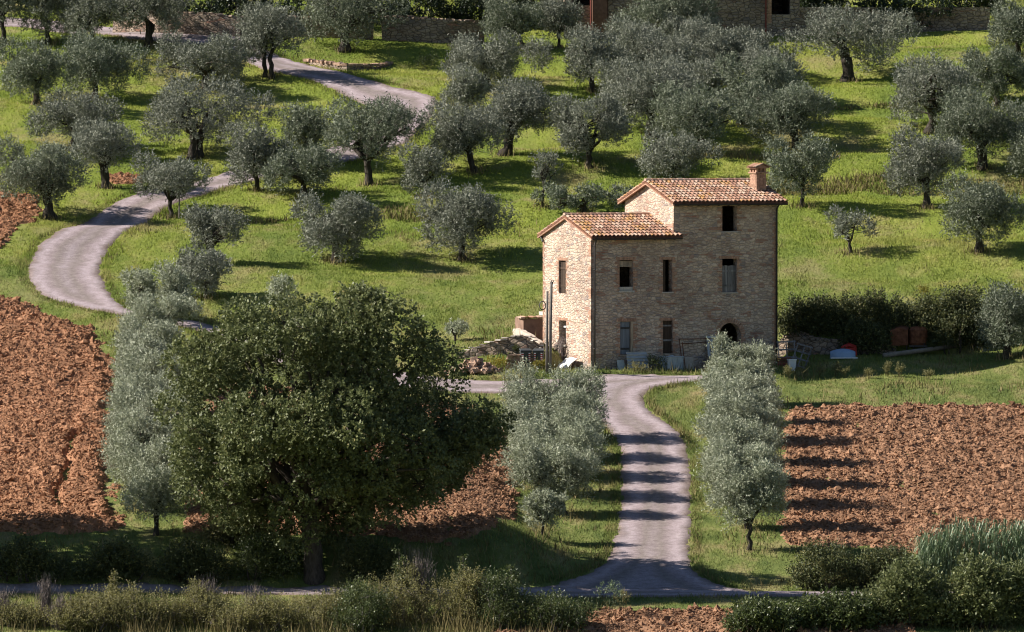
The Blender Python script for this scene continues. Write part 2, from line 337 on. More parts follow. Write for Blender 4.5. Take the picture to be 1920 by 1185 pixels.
def sdist(x, y, poly):
    P = np.asarray(poly); n = len(P); x = x.ravel(); y = y.ravel()
    d = np.full(x.shape, 1e9); ins = np.zeros(x.shape, bool)
    for i in range(n):
        ax, ay = P[i]; bx, by = P[(i+1) % n]; ex, ey = bx-ax, by-ay
        t = np.clip(((x-ax)*ex+(y-ay)*ey)/(ex*ex+ey*ey+1e-12), 0, 1)
        d = np.minimum(d, np.hypot(x-ax-t*ex, y-ay-t*ey))
        c = (ay > y) != (by > y); ins ^= c & (x < ex*(y-ay)/(ey if abs(ey) > 1e-9 else 1e-9)+ax)
    return np.where(ins, d, -d)
def wpoly(px):
    return np.array([(lambda p: (p.x, p.y))(at(*q)) for q in px])
def smooth_poly(P, it=2):
    P = np.asarray(P)
    for _ in range(it):
        Q = np.roll(P, -1, 0); P = np.stack([P*.75+Q*.25, P*.25+Q*.75], 1).reshape(-1, 2)
    return P
DRIVE = smooth_poly(wpoly([(960, 1121), (1000, 1103), (1062, 1094), (1110, 1072), (1140, 1050), (1158, 1000), (1164, 950), (1166, 890), (1163, 840), (1150, 815), (1128, 798), (1110, 770), (1095, 752), (1040, 742), (930, 738),
    (820, 736), (700, 722), (600, 704), (500, 680), (420, 640), (395, 628), (310, 607), (230, 592), (150, 578), (92, 560), (56, 533), (50, 500), (66, 465), (112, 434), (175, 402), (250, 366), (330, 347), (381, 336), (430, 321),
    (520, 305), (600, 288), (650, 270), (668, 245), (690, 232), (722, 218), (700, 200), (678, 194), (621, 165), (560, 145), (515, 137), (479, 128), (440, 88), (300, 80), (220, 71), (70, 53), (0, 50), (-90, 48),
    (-90, 30), (0, 32), (70, 35), (220, 56), (440, 64), (480, 84), (520, 104), (560, 117), (644, 138), (729, 162), (790, 172), (826, 187), (812, 215), (796, 236), (776, 253), (760, 272), (700, 296), (600, 312), (520, 328),
    (446, 345), (400, 362), (348, 376), (294, 398), (258, 425), (225, 445), (200, 470), (187, 500), (190, 530), (215, 562), (240, 582), (300, 592), (365, 602), (400, 611), (500, 640), (600, 668), (720, 694), (820, 708), (930, 716), (1010, 712), (1110, 706),
    (1200, 702), (1338, 704), (1338, 712), (1240, 724), (1205, 740), (1212, 768), (1252, 793), (1280, 820), (1293, 860), (1296, 920), (1294, 990), (1291, 1050), (1300, 1075), (1345, 1098), (1420, 1111), (1420, 1119), (1200, 1121)]), 1)
LANE = wpoly([(-500, 1113), (0, 1114), (250, 1112), (500, 1116), (800, 1119), (1060, 1121), (1350, 1120), (1620, 1118), (2400, 1112), (2400, 1103), (1620, 1110), (1400, 1111), (1250, 1104), (1060, 1102), (800, 1104), (500, 1100), (250, 1096), (0, 1096), (-500, 1094)])
FIELD_R = wpoly([(1477, 770), (1500, 766), (1640, 764), (1800, 762), (1930, 758), (2500, 745), (2500, 1050), (1930, 1047), (1720, 1036), (1620, 1028), (1500, 1026), (1463, 1022), (1466, 960), (1470, 860)])
FIELD_L = wpoly([(-700, 520), (-100, 560), (0, 562), (55, 573), (110, 598), (165, 618), (196, 650), (214, 700), (208, 760), (205, 830), (212, 900), (222, 960), (238, 990), (150, 1000), (60, 1003), (0, 1001), (-100, 998), (-700, 990)])
FIELD_M = wpoly([(345, 1000), (350, 900), (360, 820), (372, 760), (430, 722), (600, 735), (760, 752), (900, 770), (940, 800), (955, 860), (972, 935), (955, 972), (915, 995), (870, 1013), (820, 1018), (760, 1016), (690, 1008), (600, 1000), (470, 1000), (400, 1002)])
FIELD_T = wpoly([(-400, 345), (-30, 352), (20, 362), (70, 372), (78, 392), (52, 420), (30, 445), (-20, 480), (-400, 500)])
FIELD_U = wpoly([(198, 332), (225, 328), (262, 332), (262, 342), (215, 347)])
FIELD_B = wpoly([(900, 1215), (985, 1178), (1040, 1166), (1090, 1151), (1180, 1146), (1340, 1143), (1450, 1146), (1700, 1165), (1720, 1215)])
def _grid(poly, cell, pad=.6, cy=None):
    P = np.asarray(poly); cy = cy or cell
    X, Y = np.meshgrid(np.arange(P[:, 0].min()-pad, P[:, 0].max()+pad, cell), np.arange(P[:, 1].min()-pad, P[:, 1].max()+pad, cy)); return X, Y
def cull(V, Fc, keep):
    k = keep[Fc].any(1); Fc = Fc[k]; used = np.zeros(len(V), bool); used[Fc.ravel()] = True
    idx = np.cumsum(used)-1; return V[used], idx[Fc], used
def sheet(name, poly, cell, mt, jit=.25, lift=.05, label='', cat='', slope=.45):
    X, Y = _grid(poly, cell); sd = sdist(X, Y, poly).reshape(X.shape)
    sd = sd + vn(X*1.7, Y*1.7, 31)*jit + vn(X*5, Y*5, 32)*jit*.5
    Z = terr(X, Y)+np.clip(sd*slope, -.18, lift)
    # shallow wheel ruts and crown
    Z = Z + vn(X*2.2, Y*.8, 40)*.02*(sd > .2)
    V = np.stack([X.ravel(), Y.ravel(), Z.ravel()], 1); V, Fc, used = cull(V, grid_faces(X.shape[1], X.shape[0]), (sd > -.5).ravel())
    rd = np.clip((sd.ravel()[used]+vn(V[:, 0]*.9, V[:, 1]*.9, 33)*.35)/2.0, 0, 1)
    return tag(mesh_np(name, V, Fc, mt, rnd=rd, smooth=True), label, cat, kind='structure')
sheet('gravel_road', DRIVE, .2, M['gravel'], label='pale gravel drive winding from the lane past the house up the hill', cat='road')
sheet('lane', LANE, .2, M['gravel'], .35, .075, label='narrow gravel lane running across the foot of the fields', cat='lane')

def plough(name, poly, mt, label, furrow=.7, cell=.13, amp=.1, wob=0, track=None, lift=.10):
    poly = np.asarray(poly); poly = poly.copy(); poly[:, 0] = np.clip(poly[:, 0], -46, 46); poly[:, 1] = np.maximum(poly[:, 1], -68)
    X, Y = _grid(poly, cell); sd = sdist(X, Y, poly).reshape(X.shape)
    sd = sd+vn(X*1.1, Y*1.1, 51)*.9+vn(X*4, Y*4, 52)*.4
    xx = X+vn(X*.3, Y*.12, 8)*1.2+wob*Y
    h = np.cos(2*np.pi*xx/furrow)*.022+vn(X*2.6, Y*2.0, 53)*amp*1.4+vn(X*5.5, Y*4.5, 54)*amp*1.5+vn(X*1.0, Y*.5, 56)*.10
    if track:
        for (p0, p1, wd, dp) in track:
            a = at(*p0); c = at(*p1); t = np.clip((Y-a.y)/(c.y-a.y), 0, 1); ok = (Y > min(a.y, c.y)) & (Y < max(a.y, c.y))
            dx = X-(a.x+(c.x-a.x)*t)-vn(Y*.5, Y*0, 77)*.5; h = h-np.exp(-(dx/wd)**2)*dp*ok
    Z = terr(X, Y)+np.clip(sd*.4, -.35, lift)+h*sm(-.2, .5, sd)
    V = np.stack([X.ravel(), Y.ravel(), Z.ravel()], 1); nx, ny = X.shape[1], X.shape[0]
    V, Fc, used = cull(V, grid_faces(nx, ny), (sd > -.7).ravel())
    rnd = (.5+vn(X*3, Y*3, 55)*.9).ravel()[used]
    o = tag(mesh_np(name, V, Fc, mt, rnd=rnd), label, 'ploughed field', kind='structure')
    # clods of earth
    area = (sd > .0).sum()*cell*cell; n = int(area*48)
    jj = RG.choice(np.nonzero((sd > .05).ravel())[0], n)
    cx = X.ravel()[jj]+RG.uniform(-.07, .07, n); cy = Y.ravel()[jj]+RG.uniform(-.07, .07, n); cz = Z.ravel()[jj]
    s = RG.uniform(.025, .075, n)*(1+1.8*(RG.random(n) > .93)*RG.random(n))
    octv = np.array([(1, 0, 0), (-1, 0, 0), (0, 1, 0), (0, -1, 0), (0, 0, 1), (0, 0, -.6)], float); octf = np.array([(0, 2, 4), (2, 1, 4), (1, 3, 4), (3, 0, 4), (2, 0, 5), (1, 2, 5), (3, 1, 5), (0, 3, 5)])
    a = RG.uniform(0, 6.28, n); st = RG.uniform(.8, 2.0, n)
    L = octv[None]*(1+RG.uniform(-.35, .35, (n, 6, 3))); L[:, :, 0] *= st[:, None]
    tl = RG.uniform(-.8, .8, n); ct, s_t = np.cos(tl)[:, None], np.sin(tl)[:, None]
    L0 = L[:, :, 0]*ct-L[:, :, 2]*s_t; L2 = L[:, :, 0]*s_t+L[:, :, 2]*ct
    ca, sa = np.cos(a)[:, None], np.sin(a)[:, None]
    VX = (L0*ca-L[:, :, 1]*sa)*s[:, None]+cx[:, None]; VY = (L0*sa+L[:, :, 1]*ca)*s[:, None]+cy[:, None]; VZ = L2*s[:, None]+cz[:, None]+.02
    V = np.stack([VX, VY, VZ], 2).reshape(-1, 3); Fc = (octf[None]+(np.arange(n)*6)[:, None, None]).reshape(-1, 3)
    c = mesh_np('earth_clods', V, Fc, mt, rnd=np.repeat(RG.random(n), 6))
    tag(c, 'loose clods of earth lying on the '+label, 'clods', kind='stuff'); return o
plough('ploughed_field', FIELD_R, M['soil'], 'brown ploughed field right of the drive', .75)
plough('ploughed_field', FIELD_L, M['soil_red'], 'reddish ploughed field at the left edge', .9, wob=.08, lift=.30, track=[((138, 815), (108, 962), .2, .42), ((165, 640), (130, 815), .5, .12), ((205, 880), (215, 985), .3, .25)])
plough('ploughed_field', FIELD_M, M['soil'], 'ploughed field behind the big oak', .9)
plough('ploughed_field', FIELD_T, M['soil_red'], 'small ploughed patch beside the road bend at far left', .9)
plough('ploughed_field', FIELD_U, M['soil_red'], 'narrow strip of dug soil above the road', .9)
plough('ploughed_field', FIELD_B, M['soil'], 'ploughed corner along the bottom edge', .9)

# ---- grass: blades of real geometry over the meadow
def outside(x, y, m=.0):
    k = np.ones(len(x), bool)
    for P, mm in ((DRIVE, .02), (LANE, .05), (FIELD_R, .1), (FIELD_L, .1), (FIELD_M, .1), (FIELD_T, .1), (FIELD_B, .1), (FIELD_U, 0)):
        bx = (x > P[:, 0].min()-1) & (x < P[:, 0].max()+1) & (y > P[:, 1].min()-1) & (y < P[:, 1].max()+1) & k
        i = np.nonzero(bx)[0]
        if len(i): k[i[sdist(x[i], y[i], P) > -(mm+m)+vn(x[i]*2, y[i]*2, 31)*.3]] = False
    u, v = uv(x, y); k &= ~((u > -.1) & (u < 10.8) & (v > -.05) & (v < 5.7)); return k
def blades(n, y0, y1, hmin, hmax, w, name, mt, label, cat, margin=7, flt=None, tilt=.35):
    y = RG.uniform(y0, y1, n); hw = 960/F*(y+400)+margin; x = RG.uniform(-1, 1, n)*hw
    k = outside(x, y)
    if flt is not None: k &= flt(x, y)
    x, y = x[k], y[k]; n = len(x); z = terr(x, y)-.02
    pn = np.clip(.5+vn(x*.9, y*.5, 61)+vn(x*.25, y*.15, 62)*.6, 0, 1)
    h = (hmin+(hmax-hmin)*RG.random(n)**2)*(.55+.9*pn); a = RG.uniform(0, np.pi, n)
    dx, dy = np.cos(a)*w*.5, np.sin(a)*w*.5; tx = RG.normal(0, tilt, n)*h; ty = RG.normal(0, tilt, n)*h
    V = np.empty((n, 3, 3)); V[:, 0] = np.stack([x-dx, y-dy, z], 1); V[:, 1] = np.stack([x+dx, y+dy, z], 1); V[:, 2] = np.stack([x+tx, y+ty, z+h], 1)
    r = np.repeat(np.clip(RG.normal(.45, .22, n), 0, 1), 3)
    return tag(mesh_np(name, V.reshape(-1, 3), np.arange(n*3).reshape(-1, 3), mt, rnd=r), label, cat, kind='stuff')
blades(420000, -66, 14, .05, .18, .05, 'grass', M['grass'], 'short rough grass on the verges and around the house', 'grass')
blades(700000, 12, 118, .05, .16, .07, 'grass', M['grass'], 'bright green grass of the olive grove on the slope', 'grass')
def near_drive(x, y):
    i = np.nonzero((x > DRIVE[:, 0].min()-1) & (x < DRIVE[:, 0].max()+1))[0]; k = np.zeros(len(x), bool)
    if len(i): d = sdist(x[i], y[i], DRIVE); k[i] = (d > -.55) & (d < .3)
    return k
blades(500000, -50, 100, .10, .34, .045, 'verge_grass', M['dry'], 'dry straw grass along the gravel edges', 'grass', flt=lambda x, y: near_drive(x, y) & (vn(x*.9, y*.6, 81) > -.05), margin=2)
yb1 = at(1660, 358).y; yb2 = at(1400, 300).y; yb3 = at(700, 420).y; yb4 = at(1640, 203).y
def bankzone(x, y):
    w = vn(x*.15, y*0, 83)*4; q = vn(x*.5, y*.8, 84)
    return ((np.abs(y-yb1-w) < 1.5+q*2) & (x > 14)) | ((np.abs(y-yb2-w) < .8+q*2) & (x > 8) & (x < 19)) | ((np.abs(y-yb3-w) < .6+q*2) & (x < -4) & (x > -15)) | ((np.abs(y-yb4-w*.4) < .5+q) & (x > 14) & (x < 24))
blades(700000, 16, 112, .10, .42, .06, 'tall_grass', M['dry'], 'bleached dry grass on the small banks between the olive terraces', 'grass', flt=bankzone)
def roughzone(x, y):
    n = vn(x*.35, y*.22, 71)+vn(x*1.2, y*.9, 72)*.5
    near = (y < 14)
    # verges beside the road and banks
    return (n > np.where(near, .02, .34))
blades(60000, -66, 16, .18, .55, .05, 'tall_grass', M['dry'], 'straw coloured tall grass tufts on the verges and banks', 'grass', flt=lambda x, y: roughzone(x, y) & (x > -40))
blades(900000, -52, 100, .08, .30, .05, 'verge_grass', M['grass'], 'ragged grass growing along the edges of the gravel drive', 'grass', flt=lambda x, y: near_drive(x, y), margin=2)
blades(45000, 16, 112, .12, .38, .06, 'tall_grass', M['dry'], 'dry tufts scattered through the olive grove', 'grass', flt=roughzone)
# ================================================================ THE STONE HOUSE
def curve_shape(outline, holes, t):
    cu = bpy.data.curves.new('tmp', 'CURVE'); cu.dimensions = '2D'; cu.fill_mode = 'BOTH'; cu.extrude = t/2
    for P in [outline]+holes:
        s = cu.splines.new('POLY'); s.points.add(len(P)-1); s.use_cyclic_u = True
        for i, p in enumerate(P): s.points[i].co = (p[0], p[1], 0, 1)
    o = bpy.data.objects.new('tmp', cu); COL.objects.link(o); bpy.context.view_layer.update()
    me = bpy.data.meshes.new_from_object(o.evaluated_get(bpy.context.evaluated_depsgraph_get()))
    v = [tuple(x.co) for x in me.vertices]; f = [tuple(p.vertices) for p in me.polygons]
    bpy.data.objects.remove(o); bpy.data.curves.remove(cu); bpy.data.meshes.remove(me); return v, f
def rect(a, b, c, d): return [(a, c), (b, c), (b, d), (a, d)]
def arch(a, b, zb, zs, n=10):
    c = (a+b)/2; r = (b-a)/2; return [(a, zb), (b, zb)]+[(c+r*math.cos(math.pi*i/n), zs+r*math.sin(math.pi*i/n)) for i in range(n+1)]
WT = .42
house = empty('stone_farmhouse', (HX, 0, 0), TH, 'three storey stone farmhouse with stepped tiled roofs and empty windows standing beside the drive', 'house')
def wall(name, outline, holes, fn, parent=house, mt=None):
    v, f = curve_shape(outline, holes, WT); mb = MB(); mb.add([fn(*p) for p in v], f); return mb.build(name, mt or M['stone'], parent)
LU, TU, WV = 4.71, 10.67, 5.5      # wing end, tower end, depth
ZW, ZT, SL = 6.72, 8.45, .333
G0 = -1.6
W1 = rect(1.62, 2.40, 3.95, 5.50); W2 = rect(4.10, 4.64, 3.86, 5.50); W3 = rect(7.50, 8.36, 3.80, 5.52); W4 = rect(7.50, 8.36, 6.92, 8.22)
D1 = rect(1.66, 2.40, .70, 2.38); D2 = rect(4.10, 4.67, .72, 2.40); AR = arch(7.34, 8.58, -.6, 1.62)
wall('front_wall', [(0, G0), (TU, G0), (TU, ZT), (LU+.001, ZT), (LU+.001, ZW), (0, ZW)], [W1, W2, W3, W4, D1, D2, AR], lambda x, y, z: (x, WT/2+z, y))
GW1 = rect(2.84, 3.66, 3.76, 5.44); GW2 = rect(2.80, 3.62, 1.14, 2.38)
mid = WV/2; rise = mid*SL
wall('gable_wall', [(WT+.003, G0), (WV, G0), (WV, ZW), (mid, ZW+rise), (WT+.003, ZW+WT*SL)], [GW1, GW2], lambda x, y, z: (WT/2+z, x, y))
wall('tower_gable', [(WT+.003, 4), (WV, 4), (WV, ZT), (mid, ZT+rise), (WT+.003, ZT+WT*SL)], [], lambda x, y, z: (LU+WT/2+z, x, y))
wall('end_wall', [(WT+.003, G0), (WV, G0), (WV, ZT), (mid, ZT+rise), (WT+.003, ZT+WT*SL)], [], lambda x, y, z: (TU-WT/2+z, x, y))
wall('back_wall', [(WT+.003, G0), (TU-WT-.003, G0), (TU-WT-.003, ZT), (LU+WT, ZT), (LU+WT, ZW), (WT+.003, ZW)], [], lambda x, y, z: (x, WV-WT/2+z-.003, y))
mb = MB()
for z in (3.05, 6.35): mb.box((WT, WT, z), (TU-WT, WV-WT, z+.2))
mb.box((LU, WT, 0), (LU+.3, WV-WT, 6.3)); mb.build('inner_floor', M['wood_dark'], house)
# ---- roof
def roof(name, u0, u1, zw, eave, vl, vr, clip_right=None):
    ov = eave
    root = MB()
    zt = lambda v: zw+.10+SL*(mid-abs(v-mid))           # top of deck
    a, b2 = -ov, WV+ov
    def slab(va, vb, ua, ub, th=.09, dz=0):
        P = [(ua, va, zt(va)+dz), (ub, va, zt(va)+dz), (ub, vb, zt(vb)+dz), (ua, vb, zt(vb)+dz)]
        P += [(x, y, z-th) for x, y, z in P]
        root.add(P, [(0, 1, 2, 3), (7, 6, 5, 4), (0, 4, 5, 1), (1, 5, 6, 2), (2, 6, 7, 3), (3, 7, 4, 0)], .5)
    ua, ub = u0-vl, u1+vr
    slab(a, mid, ua, ub); slab(b2, mid, ua, ub)
    r = root.build(name, M['channel'], house)
    tl = MB(5)
    pitch = .225; nc = int(round((ub-ua)/pitch)); pitch = (ub-ua)/nc; L = mid+ov; nk = int(round(L/.37)); st = L/nk
    g = random.Random(3)
    nrm = 1/math.sqrt(1+SL*SL)
    def barrel(u, sgn, s0, s1, r0, r1, lift0, lift1, concave=False, rv=None):
        vs = []
        for s, r_, lf in ((s0, r0, lift0), (s1, r1, lift1)):
            v = (a+s) if sgn > 0 else (b2-s); z0 = zt(v)
            for k in range(6):
                an = math.pi*k/5; dx = r_*math.cos(an); h = r_*math.sin(an)*(.95 if not concave else -.5)+lf
                vs.append((u+dx, v-sgn*0+(-sgn)*h*SL*nrm, z0+h*nrm))
        fs = [(k, k+1, k+7, k+6) for k in range(5)]
        if sgn > 0: fs = [f[::-1] for f in fs]
        tl.add(vs, fs, rv if rv is not None else g.random())
    for sgn in (1, -1):
        for c in range(nc):
            for k in range(nk+1):
                s0 = k*st-.05; s1 = min(s0+st+.05, L+.0)
                if s1 <= s0+.05: continue
                u = ua+(c+.5)*pitch+g.uniform(-.012, .012)
                barrel(u, sgn, s0+g.uniform(-.012, .012), s1, .098, .080, .045+g.uniform(0, .012), .012)
            if c:
                for k in range(nk+1):
                    s0 = k*st-.02; s1 = min(s0+st+.03, L)
                    if s1 > s0+.05: barrel(ua+c*pitch, sgn, s0, s1, .085, .085, .05, .035, True, g.random()*.5)
    # ridge
    n = int((ub-ua)/.36)
    for i in range(n):
        x0 = ua+(ub-ua)*i/n; x1 = x0+(ub-ua)/n+.05; vs = []
        for x, r_ in ((x0, .135), (x1, .115)):
            for k in range(7):
                an = math.pi*k/6; vs.append((x, mid+r_*math.cos(an)*1.15, zt(mid)+.02+r_*math.sin(an)))
        tl.add(vs, [(k, k+1, k+8, k+7) for k in range(6)]+[(0, 1, 2, 3, 4, 5, 6)], g.random()*.6+.3)
    o = tl.build('roof_tiles', M['tile'], r, smooth=False)
    # verge: brick and timber edging under the tiles on the gable end
    vb = MB(2)
    for sgn in (1, -1):
        for k in range(18):
            s0 = L*k/18+.01; s1 = L*(k+1)/18-.008
            va_, vb_ = ((a+s0, a+s1) if sgn > 0 else (b2-s0, b2-s1))
            for ue in ([ua+.012] if clip_right else [ua+.012, ub-.112]):
                P = [(x, v, zt(v)-.093-d) for x in (ue, ue+.10) for v in (va_, vb_) for d in (0, .075)]
                vb.add(P, [(0, 1, 3, 2), (4, 6, 7, 5), (0, 4, 5, 1), (2, 3, 7, 6), (0, 2, 6, 4), (1, 5, 7, 3)])
    vb.build('verge', M['brick'], r)
    # rafters under the eave
    rf = MB(4); nr = int((u1-u0)/.55)
    for sgn in (1, -1):
        rf = MB(4)
        for i in range(nr+1):
            x = u0+.1+(u1-u0-.2)*i/nr
            v0, v1 = (a+.05, .25) if sgn > 0 else (b2-.05, WV-.25)
            P = [(xx, v, zt(v)-.095-d) for xx in (x-.05, x+.05) for v in (v0, v1) for d in (0, .11)]
            rf.add(P, [(0, 1, 3, 2), (4, 6, 7, 5), (0, 4, 5, 1), (2, 3, 7, 6), (0, 2, 6, 4), (1, 5, 7, 3)])
        rf.build('rafters', M['wood_dark'], r)
    # gutter: half round along the front eave
    zz = zt(a)-.12; gt = MB(6)
    def gut(v):
        V = []
        for x in (ua+.1, ub-.06):
            for k in range(7):
                an = math.pi+math.pi*k/6; V.append((x, v+.075*math.cos(an), zz+.03+.075*math.sin(an)))
        for x in (ua+.1, ub-.06):
            for k in range(7):
                an = math.pi+math.pi*k/6; V.append((x, v+.066*math.cos(an), zz+.035+.066*math.sin(an)))
        gt.add(V, [(k, k+1, k+8, k+7) for k in range(6)]+[(14+k, 21+k, 22+k, 15+k) for k in range(6)])
    gut(a-.06); gt.build('gutter', M['iron'], r); gt = MB(6); gut(b2+.06); gt.build('gutter', M['iron'], r)
    return r, zt
rw, ztw = roof('wing_roof', 0, LU-.0, ZW, .36, .16, .34, True)
rt, ztt = roof('tower_roof', LU, TU, ZT, .40, .24, .42)
# ---- brick frames
def frame(name, a, b, zb, zt_, plane='front', lintel=.26, jamb=.13, sill=False, seed=1):
    mb = MB(seed); g = random.Random(seed)
    def put(x0, x1, z0, z1):
        e = .012+g.uniform(0, .006)
        if plane == 'front': mb.box((x0, -e, z0), (x1, .06, z1))
        else: mb.box((-e, x0, z0), (.06, x1, z1))
    n = int((zt_-zb+.1)/.078)
    for i in range(n):
        z0 = zb-.06+i*.078; w = jamb-.03+(.14 if (i//2) % 2 else 0)+g.uniform(-.05, .07)
        if g.random() > .2: put(a-w, a-.002, z0, z0+.064)
        w = jamb-.03+(.14 if (i//2+1) % 2 else 0)+g.uniform(-.05, .07)
        if g.random() > .2: put(b+.002, b+w, z0, z0+.064)
    m_ = int((b-a+.4)/.075)
    if lintel:
        for i in range(m_):
            x0 = a-.2+i*.075; put(x0, x0+.062, zt_+.004, zt_+lintel*.55+g.uniform(-.01, .01))
    return mb.build(name, M['brick'], house)
frame('window_surround', 1.62, 2.40, 3.95, 5.50, seed=1, lintel=.3); frame('window_surround', 4.10, 4.64, 3.86, 5.50, seed=2)
frame('window_surround', 7.50, 8.36, 3.80, 5.52, seed=3); frame('window_surround', 7.50, 8.36, 6.92, 8.22, seed=4, lintel=0)
frame('door_surround', 1.66, 2.40, .70, 2.38, seed=5, lintel=.3); frame('door_surround', 4.10, 4.67, .72, 2.40, seed=6)
frame('window_surround', 2.84, 3.66, 3.76, 5.44, 'gable', seed=7); frame('window_surround', 2.80, 3.62, 1.14, 2.38, 'gable', seed=8)
mb = MB(9)
for i in range(19):
    an = math.pi*(i+.5)/19; c = (7.96+.75*math.cos(an), 1.62+.75*math.sin(an))
    Mx = Matrix.Translation((c[0], 0, c[1])) @ Matrix.Rotation(-(an-math.pi/2), 4, 'Y'); mb.box((-.042, -.016, -.12), (.042, .06, .12), M=Mx)
for i in range(26):
    z0 = -.4+i*.078
    for x0, x1 in ((7.34-.14-(.12 if i % 4 < 2 else 0), 7.337), (8.583, 8.58+.14+(.12 if i % 4 > 1 else 0))): mb.box((x0, -.015, z0), (x1, .06, z0+.064))
mb.build('arch_surround', M['brick'], house)
mb = MB(10)     # brick quoins at the corners and two blocked putlog niches
g = random.Random(4)
for i in range(105):
    z0 = -.8+i*.078
    w = .22 if (i//2) % 2 else .12
    if z0 < ZT-.1: mb.box((TU-w-.05, -.014, z0), (TU+.008, .05, z0+.066))
    if z0 < ZW-.1 and (i//7) % 2 == 0: mb.box((-.010, .0, z0), (.05, w+.1, z0+.066)); mb.box((-.012, WV-w, z0), (.05, WV+.005, z0+.066))
    elif z0 < ZW-.1 and i % 3: mb.box((-.012, WV-w*.8, z0), (.05, WV+.005, z0+.066))
    if z0 < ZT-.1 and z0 > ZW-.2: mb.box((LU-.012, .0, z0), (LU+.05, w, z0+.066))
for x in (6.65, 8.95):
    for i in range(4): mb.box((x, -.013, 2.55+i*.078), (x+.2, .05, 2.61+i*.078))
mb.build('brick_quoins', M['brick'], house)
# ---- shutters, doors, sills
mb = MB(); [mb.box((1.66+i*.105, .10, 5.22), (1.66+i*.105+.098, .14, 5.46), jit=.003) for i in range(7)]; mb.box((1.62, .08, 5.17), (2.40, .16, 5.22)); tag(mb.build('rolled_shutter', M['wood_pale'], house), 'half rolled pale wooden shutter')
mb = MB(); mb.box((1.56, -.05, 3.86), (2.46, .30, 3.95)).box((1.64, .02, 3.955), (2.38, .10, 4.14)); mb.build('sill', M['sill'], house)
mb = MB(); mb.box((4.04, -.03, 3.80), (4.70, .3, 3.857)); mb.build('sill', M['sill'], house)
mb = MB(); [mb.box((4.13+i*.10, .16, 3.88), (4.13+i*.10+.092, .19, 5.45), jit=.004) for i in range(2)]; tag(mb.build('shutter', M['wood_dark'], house), 'dark half shutter left in the opening')
mb = MB(); [mb.box((7.53+i*.165, .12, 3.82), (7.53+i*.165+.155, .155, 5.16+.02*(i % 2)), jit=.004) for i in range(5)]; mb.box((7.53, .10, 4.1), (8.34, .12, 4.2)).box((7.53, .10, 4.85), (8.34, .12, 4.95)); tag(mb.build('shutter', M['wood_grey'], house), 'grey board closing the lower window opening')
mb = MB(); mb.box((7.44, -.03, 3.74), (8.42, .3, 3.797)); mb.build('sill', M['sill'], house)
mb = MB(); mb.box((7.44, -.03, 6.86), (8.42, .3, 6.917)); mb.build('sill', M['sill'], house)
d = MB(); [d.box((1.67+i*.14, .06, .72), (1.67+i*.14+.135, .10, 2.36), jit=.003) for i in range(4)]; d = tag(d.build('door', M['plank_blue'], house), 'grey blue plank door')
mb = MB(); mb.box((1.72, .03, .95), (2.2, .059, 1.05)).box((1.72, .03, 2.0), (2.2, .059, 2.1)); mb.build('hinge', M['iron'], d)
mb = MB(); mb.box((2.26, -.02, .70), (2.39, .12, 2.375)); mb.build('door_frame', M['wood_pale'], d)
d = MB(); [d.box((4.12+i*.135, .12, .74+.02*(i % 2)), (4.12+i*.135+.128, .15, 2.39), jit=.005) for i in range(4)]; d = tag(d.build('door', M['wood_dark'], house), 'worn brown plank door')
mb = MB(); mb.box((4.13, .09, 1.35), (4.65, .119, 1.44)).box((4.13, .09, 2.1), (4.65, .119, 2.18)); mb.build('crosspiece', M['wood_grey'], d)
mb = MB(); [mb.box((.10, 2.86+i*.131, 3.78), (.14, 2.86+i*.131+.124, 5.42), jit=.003) for i in range(6)]; mb.box((.075, 2.86, 4.1), (.10, 3.64, 4.19)).box((.075, 2.86, 5.0), (.10, 3.64, 5.09)); tag(mb.build('shutter', M['wood_dark'], house), 'closed brown shutter in the gable')
d = MB(); d.box((.16, 2.84, 1.18), (.20, 2.92, 2.3)).box((.14, 3.02, 1.16), (.18, 3.12, 2.0)).box((.10, 2.84, 2.02), (.2, 3.30, 2.10)).box((.12, 2.96, 1.5), (.15, 3.05, 2.05)); tag(d.build('broken_window_frame', M['white'], house), 'broken pale window frame')
mb = MB(); mb.box((-.08, 2.74, 1.05), (.2, 3.68, 1.137)); mb.build('sill', M['sill'], house)
def downpipe(u, v, zt_, lean):
    mb = MB(); z0 = -.5
    mb.tube([(u, v-.36, zt_), (u, v-.34, zt_-.1), (u, v-.10, zt_-.38), (u, v-.085, zt_-.5), (u, v-.085, z0)], .048, 8)
    for z in (1, 3, 5, 6.2): mb.tube([(u, v-.085, z), (u, v-.085, z+.05)], .062, 8)
    return mb.build('downpipe', M['pipe' if lean else 'iron'], house, smooth=True)
downpipe(.17, 0, ZW-.02, 1); downpipe(TU-.06, 0, ZT-.02, 0)
mb = MB(); mb.tube([(-.09, WV-.15, ZW-.35), (-.09, WV+.05, ZW-.12), (-.05, WV+.34, ZW-.06)], .045, 8); mb.build('downpipe', M['iron'], house)
# ---- chimney
cu, cv = 10.02, 1.05; zb_ = ztt(cv)-.15
ch = MB(12)
for i in range(15):
    z0 = zb_+i*.079
    if z0 > 9.86: break
    nu, nv = 3, 4; o = (i % 2)*.5
    for s in (0, 1):
        for k in range(nu): ch.box((cu+.58*k/nu+.003+(.02 if i % 2 else 0), cv+(0 if s == 0 else .62), z0), (cu+.58*(k+1)/nu-.006, cv+(.12 if s == 0 else .74), z0+.070), jit=.004)
        for k in range(nv): ch.box((cu+(0 if s == 0 else .46), cv+.125+.5*k/nv, z0), (cu+(.12 if s == 0 else .58), cv+.125+.5*(k+1)/nv-.007, z0+.070), jit=.004)
ch.box((cu+.02, cv+.02, zb_), (cu+.56, cv+.72, 9.83), .1)
top = 9.86
ch.box((cu-.06, cv-.06, top), (cu+.64, cv+.80, top+.07), .5)
chim = ch.build('chimney', M['brick'], rt)
mb = MB(2)
